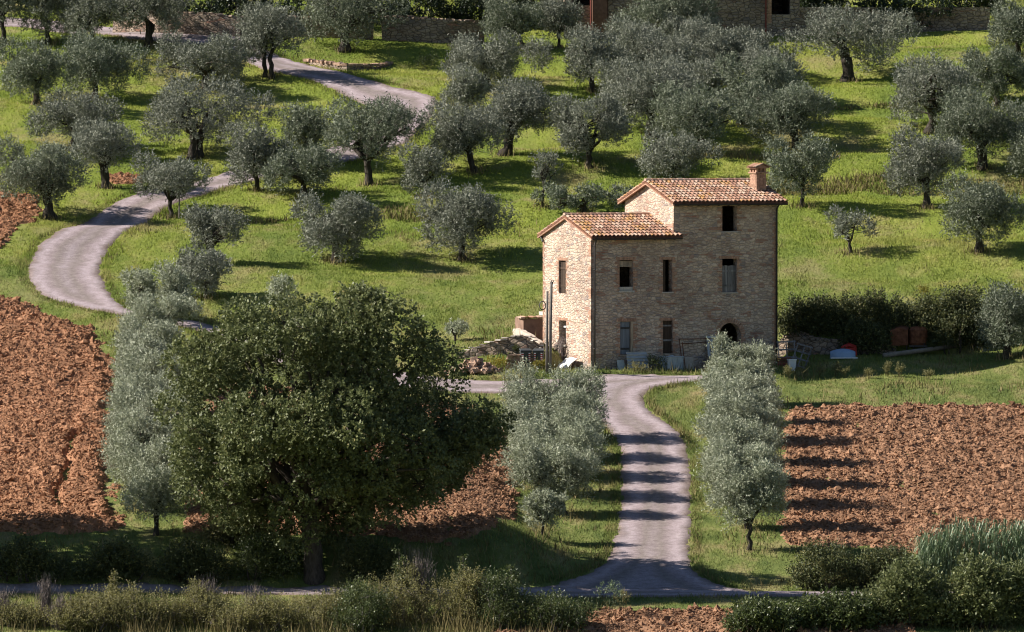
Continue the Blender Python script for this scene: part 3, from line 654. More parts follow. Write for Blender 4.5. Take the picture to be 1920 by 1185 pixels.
for x in (0, .23, .46):
    for y in (0, .62): mb.box((cu+x, cv+y, top+.072), (cu+x+.11, cv+y+.12, top+.26))
for y in (.31,): mb.box((cu, cv+y, top+.072), (cu+.11, cv+y+.12, top+.26)).box((cu+.47, cv+y, top+.072), (cu+.58, cv+y+.12, top+.26))
mb.build('chimney_vents', M['brick'], chim)
mb = MB(8)
for i in range(6):      # little gabled cap of tiles
    y0 = cv-.12+i*.165
    for sg in (1, -1):
        V = []
        for s_, r_ in ((0, .085), (1, .07)):
            x = cu+.29+sg*(.47-.47*s_); zc = top+.29+.20*s_
            for k in range(6):
                an = math.pi*k/5; V.append((x, y0+r_*math.cos(an), zc+r_*math.sin(an)*.9))
        mb.add(V, [(k, k+1, k+7, k+6) for k in range(5)])
mb.add([(cu-.12, cv-.14, top+.262), (cu+.70, cv-.14, top+.262), (cu+.70, cv+.90, top+.262), (cu-.12, cv+.90, top+.262), (cu+.29, cv-.14, top+.46), (cu+.29, cv+.90, top+.46)],
       [(0, 3, 2, 1), (0, 1, 4), (2, 3, 5), (1, 2, 5, 4), (3, 0, 4, 5)], .4)
mb.build('chimney_cap', M['tile'], chim)
# ================================================================ WALLS AND OUTBUILDINGS
def stone_wall(name, pts, h, t, mt, label, parent=None, cat='wall', rag=.08, below=.5, step=.35, cap=None, caps=True, flat=1.):
    """free standing wall along world points; h may be a list, top ragged with uneven stones"""
    P = [Vector((p[0], p[1])) for p in pts]; hs = h if hasattr(h, '__len__') else [h]*len(P)
    Q = []; H_ = []
    for i in range(len(P)-1):
        n = max(1, int((P[i+1]-P[i]).length/step))
        for k in range(n): Q.append(P[i].lerp(P[i+1], k/n)); H_.append(hs[i]+(hs[i+1]-hs[i])*k/n)
    Q.append(P[-1]); H_.append(hs[-1]); g = random.Random(len(Q)); o = P[0]; z0 = float(terr(o.x, o.y))
    V = []; Fc = []
    for i, q in enumerate(Q):
        d = (Q[min(i+1, len(Q)-1)]-Q[max(i-1, 0)]).normalized(); nrm = Vector((-d.y, d.x)); zg = min(float(terr(*(q+nrm*s))) for s in (-.5, 0))if 0 else float(terr(*q))
        tz = zg+H_[i]+g.uniform(-rag, rag)
        prof = [(-t/2-.04, zg-below), (-t/2+g.uniform(-.03, .03), zg+H_[i]*.5), (-t/2+.03, tz-.02), (t/2-.03, tz+g.uniform(-.03, .03)), (t/2+g.uniform(-.03, .03), zg+H_[i]*.5), (t/2+.04, zg-below)]
        V += [(q.x+nrm.x*a-o.x, q.y+nrm.y*a-o.y, z-z0) for a, z in prof]
        if i: Fc += [((i-1)*6+k, (i-1)*6+k+1, i*6+k+1, i*6+k) for k in range(5)]
    Fc += [tuple(range(6)), tuple(range((len(Q)-1)*6, len(Q)*6))[::-1]]
    mb = MB(); mb.add(V, Fc, .5)
    if parent is None:
        w = mb.build(name, mt); w.location = (o.x, o.y, z0); tag(w, label, cat)
    if not caps: return w
    # loose cap stones
    cs = MB(3)
    for i in range(len(Q)-1):
        for k in range(2):
            q = Q[i].lerp(Q[i+1], (k+g.random())/2); zt_ = float(terr(*q))+H_[i]-z0; s = g.uniform(.08, .17)
            Mx = Matrix.Translation((q.x-o.x+g.uniform(-t*.3, t*.3), q.y-o.y+g.uniform(-t*.3, t*.3), zt_)) @ Matrix.Rotation(g.uniform(0, 3), 4, 'Z')
            cs.box((-s*1.3, -s, -s*.5*flat), (s*1.3, s, s*.55*flat), M=Mx, jit=s*.25*flat)
    if parent is None: cs.build('cap_stones', cap or mt, w)
    return w
def W2(px, py): p = at(px, py); return (p.x, p.y)
a0 = at(868, 697); 
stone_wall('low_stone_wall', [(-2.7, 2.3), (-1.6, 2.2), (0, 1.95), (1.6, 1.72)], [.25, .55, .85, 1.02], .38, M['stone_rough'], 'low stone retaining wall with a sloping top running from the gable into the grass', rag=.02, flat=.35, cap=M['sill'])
# sunlit curved parapet behind it and the small lean to
stone_wall('rendered_parapet', [(.15, 8.6), (.25, 7.0), (.6, 5.2), (1.5, 2.4)], [.3, .42, .48, .4], .26, M['concrete'], 'pale rendered parapet curving down to the gable beside the lean-to', rag=.0, cap=None, caps=False)
lt = empty('lean_to', (.5, 7.0, float(terr(.5, 7.0))), R(12), 'small red brown lean-to with a broken tile edge against the left side of the house', 'shed')
mb = MB(); mb.box((-.1, -.9, -1.5), (1.6, -.65, .95)).box((-.1, -.649, -1.5), (.15, 1.2, .95)); mb.build('wall', M['plaster'], lt)
mb = MB(4)
for i in range(9): mb.box((-.25+i*.21, -1.05, .96+.03*(i % 2)), (-.25+i*.21+.19, .2, 1.03+.03*(i % 2)), jit=.02)
mb.build('tile_edge', M['tile'], lt)
mb = MB(); mb.box((1.0, -1.1, 1.1), (2.2, .4, 1.28)); mb.build('coping_slab', M['sill'], lt)
# right hand retaining wall beside the house
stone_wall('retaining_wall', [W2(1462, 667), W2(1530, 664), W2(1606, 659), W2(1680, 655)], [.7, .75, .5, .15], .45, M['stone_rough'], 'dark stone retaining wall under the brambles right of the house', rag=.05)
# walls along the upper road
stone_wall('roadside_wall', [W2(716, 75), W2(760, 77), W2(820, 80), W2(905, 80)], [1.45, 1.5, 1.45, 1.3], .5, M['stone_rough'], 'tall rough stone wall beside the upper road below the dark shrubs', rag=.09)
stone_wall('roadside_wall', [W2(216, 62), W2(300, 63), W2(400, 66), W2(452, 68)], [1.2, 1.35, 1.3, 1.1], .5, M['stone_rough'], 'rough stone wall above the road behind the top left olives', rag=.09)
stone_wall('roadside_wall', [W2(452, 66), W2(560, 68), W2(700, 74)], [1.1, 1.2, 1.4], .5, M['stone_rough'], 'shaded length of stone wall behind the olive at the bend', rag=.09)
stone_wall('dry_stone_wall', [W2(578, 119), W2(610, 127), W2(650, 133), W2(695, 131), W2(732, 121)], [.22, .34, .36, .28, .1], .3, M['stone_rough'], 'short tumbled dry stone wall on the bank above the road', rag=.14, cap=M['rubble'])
# far farmhouse at the top of the hill
pf = at(1345, 70); far = empty('hilltop_farmhouse', pf, R(4), 'shaded stone farmhouse at the top of the hill with a red drainpipe and dark openings', 'house')
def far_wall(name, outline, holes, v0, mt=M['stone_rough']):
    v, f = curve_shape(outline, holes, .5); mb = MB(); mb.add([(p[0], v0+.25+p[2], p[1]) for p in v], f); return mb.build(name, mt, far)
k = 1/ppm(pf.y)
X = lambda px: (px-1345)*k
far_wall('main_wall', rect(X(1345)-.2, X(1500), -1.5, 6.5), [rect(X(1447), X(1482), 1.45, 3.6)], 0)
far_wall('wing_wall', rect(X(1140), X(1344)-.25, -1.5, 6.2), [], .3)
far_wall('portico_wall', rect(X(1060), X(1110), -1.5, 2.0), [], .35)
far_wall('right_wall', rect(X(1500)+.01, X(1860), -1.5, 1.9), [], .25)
mb = MB(); mb.box((X(1110), -.1, -1.5), (X(1138), .7, 6.2)); mb.build('brick_pillar', simple('shade_darkened_brick', (.17, .095, .07), .95, .1, .3, 6), far)  # brick colour darkened to stand for the shadow on the pillar
mb = MB(); mb.box((X(1138)+.01, .45, -.3), (X(1147), .54, 4)); mb.build('red_door', simple('shade_darkened_red', (.12, .03, .025), .8), far)  # shade put into the red so the door looks shaded
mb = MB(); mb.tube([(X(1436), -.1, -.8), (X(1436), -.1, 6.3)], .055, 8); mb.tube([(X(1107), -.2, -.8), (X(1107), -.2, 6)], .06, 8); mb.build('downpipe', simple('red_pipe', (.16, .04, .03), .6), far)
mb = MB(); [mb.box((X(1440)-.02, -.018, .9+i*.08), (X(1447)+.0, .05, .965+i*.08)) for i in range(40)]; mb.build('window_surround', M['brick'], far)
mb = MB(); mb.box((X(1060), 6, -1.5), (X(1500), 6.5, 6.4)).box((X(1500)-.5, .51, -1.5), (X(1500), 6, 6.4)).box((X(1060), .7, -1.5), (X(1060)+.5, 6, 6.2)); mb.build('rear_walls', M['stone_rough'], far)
mb = MB()
mb.add([(X(1050), -.6, 6.3), (X(1510), -.6, 6.3), (X(1510), 3.2, 7.7), (X(1050), 3.2, 7.7), (X(1510), 7, 6.3), (X(1050), 7, 6.3)], [(0, 1, 2, 3), (3, 2, 4, 5), (0, 3, 5), (1, 4, 2), (0, 5, 4, 1)]); mb.build('roof', M['tile'], far)
# ================================================================ TREES AND SHRUBS
def unit(n, g): v = g.normal(size=(n, 3)); return v/np.linalg.norm(v, axis=1)[:, None]
def nrm(v): return v/(np.linalg.norm(v, axis=1)[:, None]+1e-9)
def foliage(name, C, Rd, nsh, npl, L, Wd, slen, up, mt, parent, g, spread=.9, inner=.35, squash=(1, 1, 1), wide=.42, droop=0):
    """shoots of small leaf faces on and in clumps (centres C, radii Rd), in the parent's frame"""
    C = np.asarray(C, float); Rd = np.asarray(Rd, float); pr = Rd**2; pr = pr/pr.sum()
    k = g.choice(len(C), nsh, p=pr); u = unit(nsh, g)
    st = C[k]+u*(Rd[k]*g.uniform(inner, .92, nsh))[:, None]*np.array(squash)
    gd = nrm(u*.75+np.array([0, 0, up])+g.normal(0, .38, (nsh, 3)))
    ln = slen*g.uniform(.5, 1.25, nsh)
    t = (np.arange(npl)+.5)/npl
    P = st[:, None, :]+gd[:, None, :]*(ln[:, None]*t[None])[:, :, None]
    P[:, :, 2] -= droop*(t[None]**2)*ln[:, None]
    P = P.reshape(-1, 3); n = len(P)
    D = nrm(np.repeat(gd, npl, 0)*.65+unit(n, g)*spread)
    S = np.cross(D, unit(n, g)); S = nrm(S); l = L*g.uniform(.7, 1.3, n); w = Wd*g.uniform(.7, 1.3, n)
    V = np.empty((n, 4, 3)); V[:, 0] = P; tipm = P+D*(l*wide)[:, None]; V[:, 1] = tipm+S*(w*.5)[:, None]; V[:, 2] = P+D*l[:, None]; V[:, 3] = tipm-S*(w*.5)[:, None]
    cl = g.uniform(-.16, .16, len(C))[k]; r = np.clip(np.repeat(g.normal(.46, .13, nsh)+cl, npl)+g.normal(0, .12, n), 0, 1)
    return mesh_np(name, V.reshape(-1, 3), np.arange(n*4).reshape(-1, 4), mt, parent, np.repeat(r, 4))
def gnarl(a, b, n, g, amt):
    a, b = Vector(a), Vector(b); L = (b-a).length; P = []
    for i in range(n+1):
        t = i/n; o = Vector((g.normal(), g.normal(), g.normal()*.4))*amt*L*math.sin(math.pi*t); P.append(a.lerp(b, t)+o)
    return P
def olive(px, py, x0, x1, yt, yb, label, group='old olive trees in the grove on the slope', seed=0, dens=1., tr=1., sparse=0, mt='olive', forks=4, dpt=1., P=None, cat='olive tree', leaf=1., name='olive_tree', multi=1, show=0):
    """base pixel, crown box in pixels -> a real tree standing on the ground there"""
    g = np.random.default_rng(seed or int(px*7+py*13+5000))
    P = P or at(px, py); s = ppm(P.y); hw = (x1-x0)/2/s*1.06; cx = ((x0+x1)/2-px)/s; zt = (py-yt)/s; zb = max((py-yb)/s-.12, .15); hh = (zt-zb)/2; cz = (zt+zb)/2
    dens = dens*g.uniform(.8, 1.12)
    if mt == 'olive' and g.random() < .35: mt = 'olive_green'
    root = empty(name, P, 0, label, cat, group); dp = hw*g.uniform(.8, .95)*dpt; rcx = dp
    # clumps: a ring of masses round the crown, upright tops, open middle
    area = hw*hh; rc = .41*min(hw, hh*1.15, dp*1.5)*(1-.15*sparse); rc = max(rc, .22); n = int(np.clip(7+area*3.2/(rc*rc)*.22, 8, 34)*(1-.35*sparse))
    C = []; Rr = []
    for i in range(n):
        a = 2.399963*i+g.uniform(-.4, .4); zz = 1-2*(i+.5)/n; zz = zz*.95; r = math.sqrt(max(0, 1-zz*zz))
        q = g.uniform(.86, 1.1) if i % 4 else g.uniform(.2, .6); rr = rc*g.uniform(.7, 1.2)
        sh = max(0, 1-rr/max(hw, .1)*.85); shz = max(0, 1-rr/max(hh, .1)*.85)
        z = zz*hh*shz*q; wz = 1.0 if zz > -.1 else 1.0-.25*(-zz)
        rq = r**.55; C.append((cx+math.cos(a)*rq*hw*sh*q*wz, math.sin(a)*rq*dp*sh*q*wz, cz+z+g.uniform(-.1, .1)*hh)); Rr.append(rr)
    C = np.array(C); Rr = np.array(Rr)
    LA = 5.8*area*dens*3.14; LL, LW = .155*leaf, .050*leaf
    nl = LA/(LL*LW*.5); npl = 11; nsh = int(min(nl, 27000)/npl)
    # trunk
    mb = MB(seed+1); tr_ = max(.06, .068*hw*tr*1.0)+.02
    fz = max(zb*.9, .28*zt) if not sparse else max(zb*.8, .22*zt)
    for q in range(multi):
        off = Vector((g.uniform(-.5, .5)*.5*(multi > 1), g.uniform(-.3, .3)*(multi > 1), 0))
        fork = Vector((cx*.45+off.x*1.3, off.y, fz)); tp = gnarl(Vector((0, 0, -.25))+off, fork, 5, g, .035)
        rr = [tr_*(1.55-.75*min(1, i/2.2)+.08*g.normal())/math.sqrt(multi) for i in range(6)]
        mb.tube(tp, rr, 9, cap=True)
        order = np.argsort(-C[:, 2]); lim = [order[int(j)] for j in np.linspace(0, len(C)-1, forks+2)]
        for j in lim:
            e = Vector(C[j]); 
            if multi > 1 and (e.x-cx)*off.x < 0: continue
            m_ = fork.lerp(e, .5)+Vector((0, 0, .12*hh)); path = gnarl(tp[-1]-Vector((0, 0, .05)), m_, 3, g, .10)+gnarl(m_, e, 3, g, .10)[1:]
            r0 = tr_*.62/math.sqrt(multi); mb.tube(path, [r0*(1-.86*i/(len(path)-1)) for i in range(len(path))], 6)
            for _ in range(2+2*sparse):
                e2 = Vector(C[g.integers(len(C))])
                if (e2-e).length < hw*1.1: pth = gnarl(path[3], e2, 4, g, .09); mb.tube(pth, [r0*.42*(1-.8*i/4) for i in range(5)], 5)
    if show or sparse:      # thin bare shoots poking out of the top
        for _ in range(6+8*sparse):
            e = Vector(C[g.integers(len(C))]); mb.tube([e, e+Vector((g.normal()*.15, g.normal()*.15, g.uniform(.3, .8)))], [.015, .006], 4)
    mb.build('trunk', M['bark'], root, smooth=True)
    foliage('crown', C, Rr, nsh, npl, LL, LW, .46*min(1.2, max(.5, hh/1.4)), .8, M[mt], root, g, inner=.5)
    return root
A = 'old olive trees in the grove on the slope'
T = [ # base px, py, crown x0, x1, top, bottom, label, extras
 (8, 82, -45, 42, -60, 26, 'olive with its bare dark trunk standing at the far top left corner', dict(tr=1.3)),
 (91, 82, 45, 122, -50, 62, 'olive in the top left corner, second from the left in the uppermost row', dict(tr=1.4)),
 (172, 86, 108, 225, -30, 68, 'broad grey olive in front of the upper road, right of the two corner olives', {}),
 (283, 86, 215, 368, -50, 50, 'big olive with two stout black trunks standing in front of the pale road wall', dict(tr=1.5, multi=2)),
 (506, 145, 443, 560, 2, 112, 'tall olive with twin trunks standing right at the bend of the upper road', dict(tr=1.3, multi=2)),
 (646, 95, 556, 742, -60, 74, 'spreading olive with a pale leaning limb on the bank above the road wall', dict(tr=1.2, show=1)),
 (69, 195, -5, 142, 78, 182, 'wide olive with a curved trunk at the left edge, second row down', {}),
 (176, 188, 108, 264, 64, 174, 'wide flat topped olive beside the tall green weeds, upper left', {}),
 (385, 168, 298, 478, 72, 152, 'low wide olive just under the upper road, no trunk showing', dict(tr=.9)),
 (366, 294, 262, 490, 140, 268, 'largest olive of the left slope with a double trunk in deep shade', dict(tr=1.2, multi=2, dens=1.1)),
 (140, 282, 58, 228, 178, 264, 'dark olive tucked behind the leaning trunk olive at left', {}),
 (202, 352, 124, 247, 222, 306, 'olive with a thick pale trunk leaning to the left beside the dug soil', dict(tr=1.7)),
 (95, 410, -2, 156, 264, 372, 'broad olive with a stout dark trunk beside the road at the left edge', dict(tr=1.5)),
 (320, 408, 250, 386, 298, 360, 'flat topped olive with a thin bent trunk beside the road', dict(tr=.75)),
 (482, 358, 419, 530, 228, 338, 'upright olive on the grass right next to where the road comes down', {}),
 (578, 312, 532, 615, 194, 292, 'narrow olive half hidden behind its two neighbours below the road', dict(tr=1.3)),
 (570, 372, 495, 642, 272, 358, 'low grey olive in front of the pair under the road curve', {}),
 (692, 347, 596, 772, 186, 294, 'tall spreading olive with a straight forked trunk below the road curve', dict(tr=1.0, forks=6)),
 (798, 368, 754, 838, 278, 354, 'small olive with a thin pale trunk left of the round bushy one', dict(tr=.9)),
 (892, 322, 795, 930, 188, 304, 'olive with several low forks standing in its own shadow on the mid slope', dict(forks=6)),
 (945, 290, 905, 1042, 142, 254, 'tall dark olive with a thick twisted trunk behind the low forked one', dict(tr=1.7)),
 (880, 226, 833, 912, 126, 200, 'round olive above the road end, lower left of the dense clump', {}),
 (908, 168, 836, 1006, 68, 154, 'wide olive of two masses in the middle of the upper slope', dict(tr=1.3)),
 (985, 92, 900, 1012, 0, 84, 'olive below the top stone wall, left one of the close pair', {}),
 (1048, 90, 1010, 1084, -12, 78, 'tall olive, right one of the close pair below the far farmhouse', {}),
 (1112, 172, 1050, 1166, 52, 160, 'rounded olive below the brick pillar of the far farmhouse', {}),
 (1195, 150, 1140, 1250, 40, 132, 'dense grey olive in front of the far farmhouse door', {}),
 (1105, 314, 1027, 1182, 180, 284, 'open crowned olive with a clear Y shaped trunk on the mid slope', dict(sparse=1, forks=5)),
 (1017, 388, 997, 1050, 286, 336, 'small half dead olive with a long bare trunk left of the house roof', dict(sparse=1, dens=.5)),
 (868, 488, 787, 938, 348, 468, 'round bushy olive on the lawn left of the house', dict(dens=1.15)),
 (1095, 402, 1012, 1170, 350, 398, 'low olive bush just behind the left roof of the house', {}),
 (627, 492, 556, 702, 368, 474, 'bushy rounded olive alone on the lawn above the big oak', dict(dens=1.15)),
 (386, 496, 342, 460, 384, 470, 'ragged olive with bare crooked branches right of the road bend', dict(sparse=1, dens=.7, forks=6)),
 (388, 560, 324, 436, 474, 542, 'small olive with a thin straight trunk below the ragged crooked one', dict(tr=.5)),
 (1597, 152, 1478, 1702, 4, 122, 'biggest double crowned olive near the top right on the bright grass', dict(tr=1.7, multi=2, dens=1.15)),
 (1905, 112, 1848, 1985, 4, 98, 'olive cut by the right edge in the uppermost row', {}),
 (1745, 248, 1664, 1842, 102, 226, 'tall dark olive with a drooping left side, right part of the slope', dict(tr=1.4)),
 (1868, 198, 1800, 1938, 86, 186, 'thin see through olive with bare forks near the right edge', dict(sparse=1, forks=6)),
 (1842, 315, 1754, 1918, 172, 284, 'olive with a thick twisted trunk on a grassy hump near the right edge', dict(tr=1.5)),
 (1740, 390, 1660, 1800, 250, 350, 'grey olive on the terrace edge right of the chimney', dict(tr=1.2)),
 (1932, 345, 1886, 1992, 236, 330, 'olive half out of the frame at the right edge, middle row', {}),
 (1835, 473, 1763, 1908, 336, 452, 'bushy olive standing alone low on the right lawn', dict(tr=1.3, dens=1.1)),
 (1595, 474, 1543, 1638, 391, 446, 'very small thin young olive alone on the lawn right of the house', dict(sparse=1, dens=.4, tr=.8)),
 (1505, 388, 1442, 1560, 262, 348, 'round young olive with a thin trunk right of the chimney', dict(tr=.75)),
 (1495, 278, 1398, 1550, 146, 254, 'olive with a strongly curved leaning trunk above the round young one', dict(tr=1.3)),
 (1322, 287, 1218, 1388, 162, 260, 'wide grey olive above the tower roof with a leaning trunk', dict(tr=1.2)),
 (1392, 234, 1352, 1478, 100, 210, 'dark olive with two trunks right of the dense clump', dict(tr=1.5, multi=2)),
 (1222, 255, 1138, 1292, 112, 240, 'massive dark olive in the middle of the dense clump', dict(tr=1.4, dens=1.1)),
 (1262, 352, 1200, 1328, 252, 338, 'low round olive peeping over the tower roof ridge', {}),
 (1345, 160, 1286, 1412, 48, 140, 'upright grey olive below the shaded wall of the far farmhouse', {}),
 (1285, 118, 1236, 1352, 30, 104, 'olive behind the clump in front of the far farmhouse corner', {}),
 (1300, 212, 1236, 1362, 108, 192, 'dense olive squeezed between the massive dark one and the twin trunked one', {}),
 (1250, 168, 1188, 1312, 70, 150, 'olive directly above the massive dark one, in the thick of the clump', {}),
 (1160, 205, 1118, 1206, 118, 188, 'small dark olive at the left end of the dense clump', {}),
 (1435, 200, 1392, 1490, 96, 180, 'grey olive at the right end of the dense clump', {}),
 (1410, 150, 1352, 1462, 62, 132, 'small olive right of the upright one, lower end of the far wall', {}),
 (1893, 670, 1838, 1968, 532, 648, 'bushy olive with several leaning trunks at the right end of the brambles', dict(tr=1.2, multi=2, dens=1.2)),
]
for (px, py, x0, x1, yt, yb, lab, kw) in T:
    ex = (x1-x0)*(.05 if kw.get('sparse') else .105); olive(px, py, x0-ex, x1+ex, yt-8, yb+(6 if kw.get('sparse') else 16), lab, A, **kw)
# long dry grass left standing round the trunks
bx = np.array([(lambda p: (p.x, p.y))(at(t[0], t[1])) for t in T]); n_ = 90; cx_ = np.repeat(bx[:, 0], n_)+RG.normal(0, .38, len(bx)*n_); cy_ = np.repeat(bx[:, 1], n_)+RG.normal(-.1, .4, len(bx)*n_); cz_ = terr(cx_, cy_)-.02
h_ = RG.uniform(.15, .5, len(cx_)); a_ = RG.uniform(0, 3.14, len(cx_)); V = np.empty((len(cx_), 3, 3)); w_ = .03
V[:, 0] = np.stack([cx_-np.cos(a_)*w_, cy_-np.sin(a_)*w_, cz_], 1); V[:, 1] = np.stack([cx_+np.cos(a_)*w_, cy_+np.sin(a_)*w_, cz_], 1); V[:, 2] = np.stack([cx_+RG.normal(0, .12, len(cx_)), cy_+RG.normal(0, .1, len(cx_)), cz_+h_], 1)
tag(mesh_np('tall_grass', V.reshape(-1, 3), np.arange(len(cx_)*3).reshape(-1, 3), M['dry'], rnd=np.repeat(RG.random(len(cx_)), 3)), 'uncut dry grass standing round the trunks of the olive trees', 'grass', kind='stuff')
# thin straight post beside the flat topped olive
p = at(336, 410); mb = MB(); mb.tube([(0, 0, -.2), (.02, 0, 1.9)], [.05, .04], 6); o = mb.build('wooden_post', M['pole']); o.location = p; tag(o, 'thin straight wooden post under the flat topped olive by the road', 'post')

ORD = ['first', 'second', 'third', 'fourth', 'fifth', 'sixth', 'seventh', 'eighth', 'ninth', 'tenth', 'eleventh']
# row right of the drive: (base x, base y, x0, x1, top)
RR = [(1405, 1032, 1345, 1474, 858), (1400, 992, 1326, 1470, 818), (1398, 952, 1320, 1466, 776), (1396, 912, 1316, 1462, 740), (1393, 872, 1320, 1460, 712), (1391, 832, 1326, 1456, 692), (1389, 796, 1322, 1452, 664), (1388, 762, 1326, 1450, 634)]
for i, (bx, by, x0, x1, yt) in enumerate(RR):
    olive(bx, by, x0-8, x1+6, yt, by-(44 if i == 0 else 22), '%s olive, counted from the lane, in the row right of the drive' % ORD[i], 'olive trees planted in a row right of the drive', mt='olive_pale', dens=1.1, tr=.7, dpt=.42, seed=100+i, leaf=.85, show=1)
CR = [(1015, 1003, 976, 1066, 918), (1064, 966, 962, 1112, 832), (1076, 930, 948, 1140, 792), (1062, 896, 944, 1136, 760), (1050, 860, 942, 1142, 722), (1044, 824, 942, 1140, 686)]
for i, (bx, by, x0, x1, yt) in enumerate(CR):
    olive(bx, by, x0-(10 if i else 0), x1+(8 if i else 0), yt-4, by-(20 if i else 18), ('little olive, nearest the lane, at the front of the row left of the drive' if i == 0 else '%s olive, counted from the lane, in the row left of the drive' % ORD[i]), 'olive trees planted in a row left of the drive', mt='olive_pale', dens=1.05, tr=.7, dpt=.42, seed=130+i, leaf=.85, show=1)
LR = [(290, 1003, 222, 372, 862), (275, 960, 196, 362, 812), (268, 915, 190, 350, 764), (266, 872, 192, 352, 722), (268, 828, 196, 350, 690), (272, 784, 208, 345, 655), (276, 742, 206, 340, 625), (283, 700, 212, 345, 592), (290, 662, 232, 365, 545)]
for i, (bx, by, x0, x1, yt) in enumerate(LR):
    olive(bx, by, x0-10, x1+12, yt, by-30, '%s olive, counted from the lane, in the row dividing the two ploughed fields' % ORD[i], 'olive trees planted in a row between the ploughed fields', mt='olive_pale', dens=1.1, tr=.8, dpt=.65, seed=160+i, leaf=.85, show=1)
olive(258, 600, 226, 300, 498, 585, 'ragged olive with bare twisting tops beside the road, left one of two', 'olive trees planted in a row between the ploughed fields', mt='olive_pale', sparse=1, seed=181)
olive(325, 612, 286, 370, 486, 600, 'ragged olive with bare twisting tops beside the road, right one of two', 'olive trees planted in a row between the ploughed fields', mt='olive_pale', sparse=1, seed=182)
olive(525, 590, 496, 560, 512, 580, 'small pale olive peeping up behind the top of the oak', mt='olive_pale', group=A, dens=.7)
olive(852, 640, 828, 880, 600, 632, 'tiny pale olive bush at the right shoulder of the oak', mt='olive_pale', group=A, dens=.8)

# ---- crowns that follow an outline: lobes fill a volume as deep as the crown is wide
def poly_lobes(poly_px, base, rl, n, g, depth=1., skin=.75, sep=.72):
    s = ppm(base.y); b0 = np.array([(base.x, base.z)])
    # outline in metres relative to the base, in the vertical plane through it
    W_ = []
    for q in poly_px:
        p = hit_at(q[0], q[1], base.y); W_.append((p.x-base.x, p.z-base.z))
    W_ = np.array(W_); lo = W_.min(0); hi = W_.max(0); C = []; Rr = []
    half = (hi[0]-lo[0])/2*depth; D = None
    X, Z = np.meshgrid(np.linspace(lo[0], hi[0], 60), np.linspace(lo[1], hi[1], 60)); sdm = sdist(X, Z, W_).max()
    tries = 0
    while len(C) < n and tries < n*60:
        tries += 1
        x = g.uniform(lo[0], hi[0]); z = g.uniform(lo[1], hi[1]); d = sdist(np.array([x]), np.array([z]), W_)[0]
        r = rl*g.uniform(.65, 1.2)
        if d < r*.8: continue
        e = min(1, (d-r*.75)/sdm+.02); th = half*math.sqrt(max(0, 1-(1-e)**2))*skin
        y = g.uniform(-1, 1); y = math.copysign(abs(y)**.5, y)*th
        c = np.array((x, y, z))
        if len(C) and np.min(np.linalg.norm(np.array(C)-c, axis=1)/r) < sep and tries < n*40: continue
        C.append(c); Rr.append(r)
    return np.array(C), np.array(Rr)
def bulk(name, poly, base, rl, n, label, cat, mt, L, Wd, cover=4.0, group=None, depth=1., up=.25, seed=1, slen=.35, trunk=None, maxl=120000, twigs=0, npl=8, droop=0, cname='crown', wide=.5, tm='oakbark', inner=.35, fine=0):
    g = np.random.default_rng(seed); C, Rr = poly_lobes(poly, base, rl, n, g, depth)
    if fine:
        C2, R2 = poly_lobes(poly, base, rl*.5, fine, g, depth, 1.0); C = np.concatenate([C, C2]); Rr = np.concatenate([Rr, R2])
    root = empty(name, base, 0, label, cat, group)
    area = float((4*math.pi*Rr**2*.5).sum()); nl = min(maxl, area*cover/(L*Wd*.5)*.35); nsh = int(nl/npl)
    mb = MB(seed)
    if trunk: trunk(mb, C, Rr, g)
    else:
        for j in range(min(len(C), 14)):
            e = Vector(C[g.integers(len(C))]); b0 = Vector((e.x*.75, e.y*.6, min(0, e.z)-.2 if e.z < .3 else -.1)); mb.tube(gnarl(b0, e, 4, g, .06), [.05, .045, .035, .025, .012], 5)
    for _ in range(twigs):
        j = g.integers(len(C)); e = Vector(C[j]); e2 = e+Vector((g.normal()*.5, g.normal()*.5, abs(g.normal())*.5+.3)).normalized()*Rr[j]*g.uniform(1.1, 1.7); mb.tube(gnarl(e, e2, 3, g, .06), [.018, .014, .01, .005], 4)
    mb.build('trunk' if trunk else 'stems', M[tm], root, smooth=True)
    foliage(cname, C, Rr, nsh, npl, L, Wd, slen, up, M[mt], root, g, wide=wide, droop=droop, inner=inner)
    return root
# the great oak
OAK = [(560, 1020), (600, 1020), (650, 1022), (700, 1018), (740, 985), (800, 1000), (835, 965), (880, 950), (890, 905), (930, 875), (958, 840), (968, 790), (952, 745), (905, 722), (870, 705), (905, 690), (892, 648), (850, 618), (812, 590), (790, 552), (745, 534), (700, 524), (640, 522), (590, 548), (545, 536), (500, 552), (440, 552), (408, 590), (412, 625), (340, 628), (308, 672), (316, 730), (286, 775), (290, 830), (328, 880), (326, 925), (372, 965), (430, 985), (480, 1015), (540, 1030)]
ob = at(588, 1083)
def oak_trunk(mb, C, Rr, g):
    fork = Vector((-.2, 0, 3.0)); tp = gnarl((0, 0, -.5), fork, 6, g, .03); mb.tube(tp, [.62, .50, .44, .42, .40, .38, .36], 12)
    o = np.argsort(C[:, 0]); 
    for j in o[::3]:
        e = Vector(C[j]); m_ = fork.lerp(e, .45)+Vector((0, 0, .6)); path = gnarl(tp[-1]-Vector((0, 0, .2)), m_, 4, g, .06)+gnarl(m_, e, 4, g, .07)[1:]
        mb.tube(path, [.20*(1-.88*i/(len(path)-1)) for i in range(len(path))], 7)
    for _ in range(160):
        j = g.integers(len(C)); e = Vector(C[j]); d = Vector(unit(1, g)[0])*Rr[j]*1.0; mb.tube([e-d*.4, e+d*.3, e+d], [.035, .025, .01], 4)
bulk('oak_tree', OAK, ob, 1.2, 135, 'huge dark green oak in front of the ploughed field, its crown almost touching the ground', 'oak tree', 'oak', .15, .10, 4.4, depth=.92, up=.15, seed=5, slen=.42, trunk=oak_trunk, maxl=330000, npl=9, droop=.1, inner=.66, fine=55)
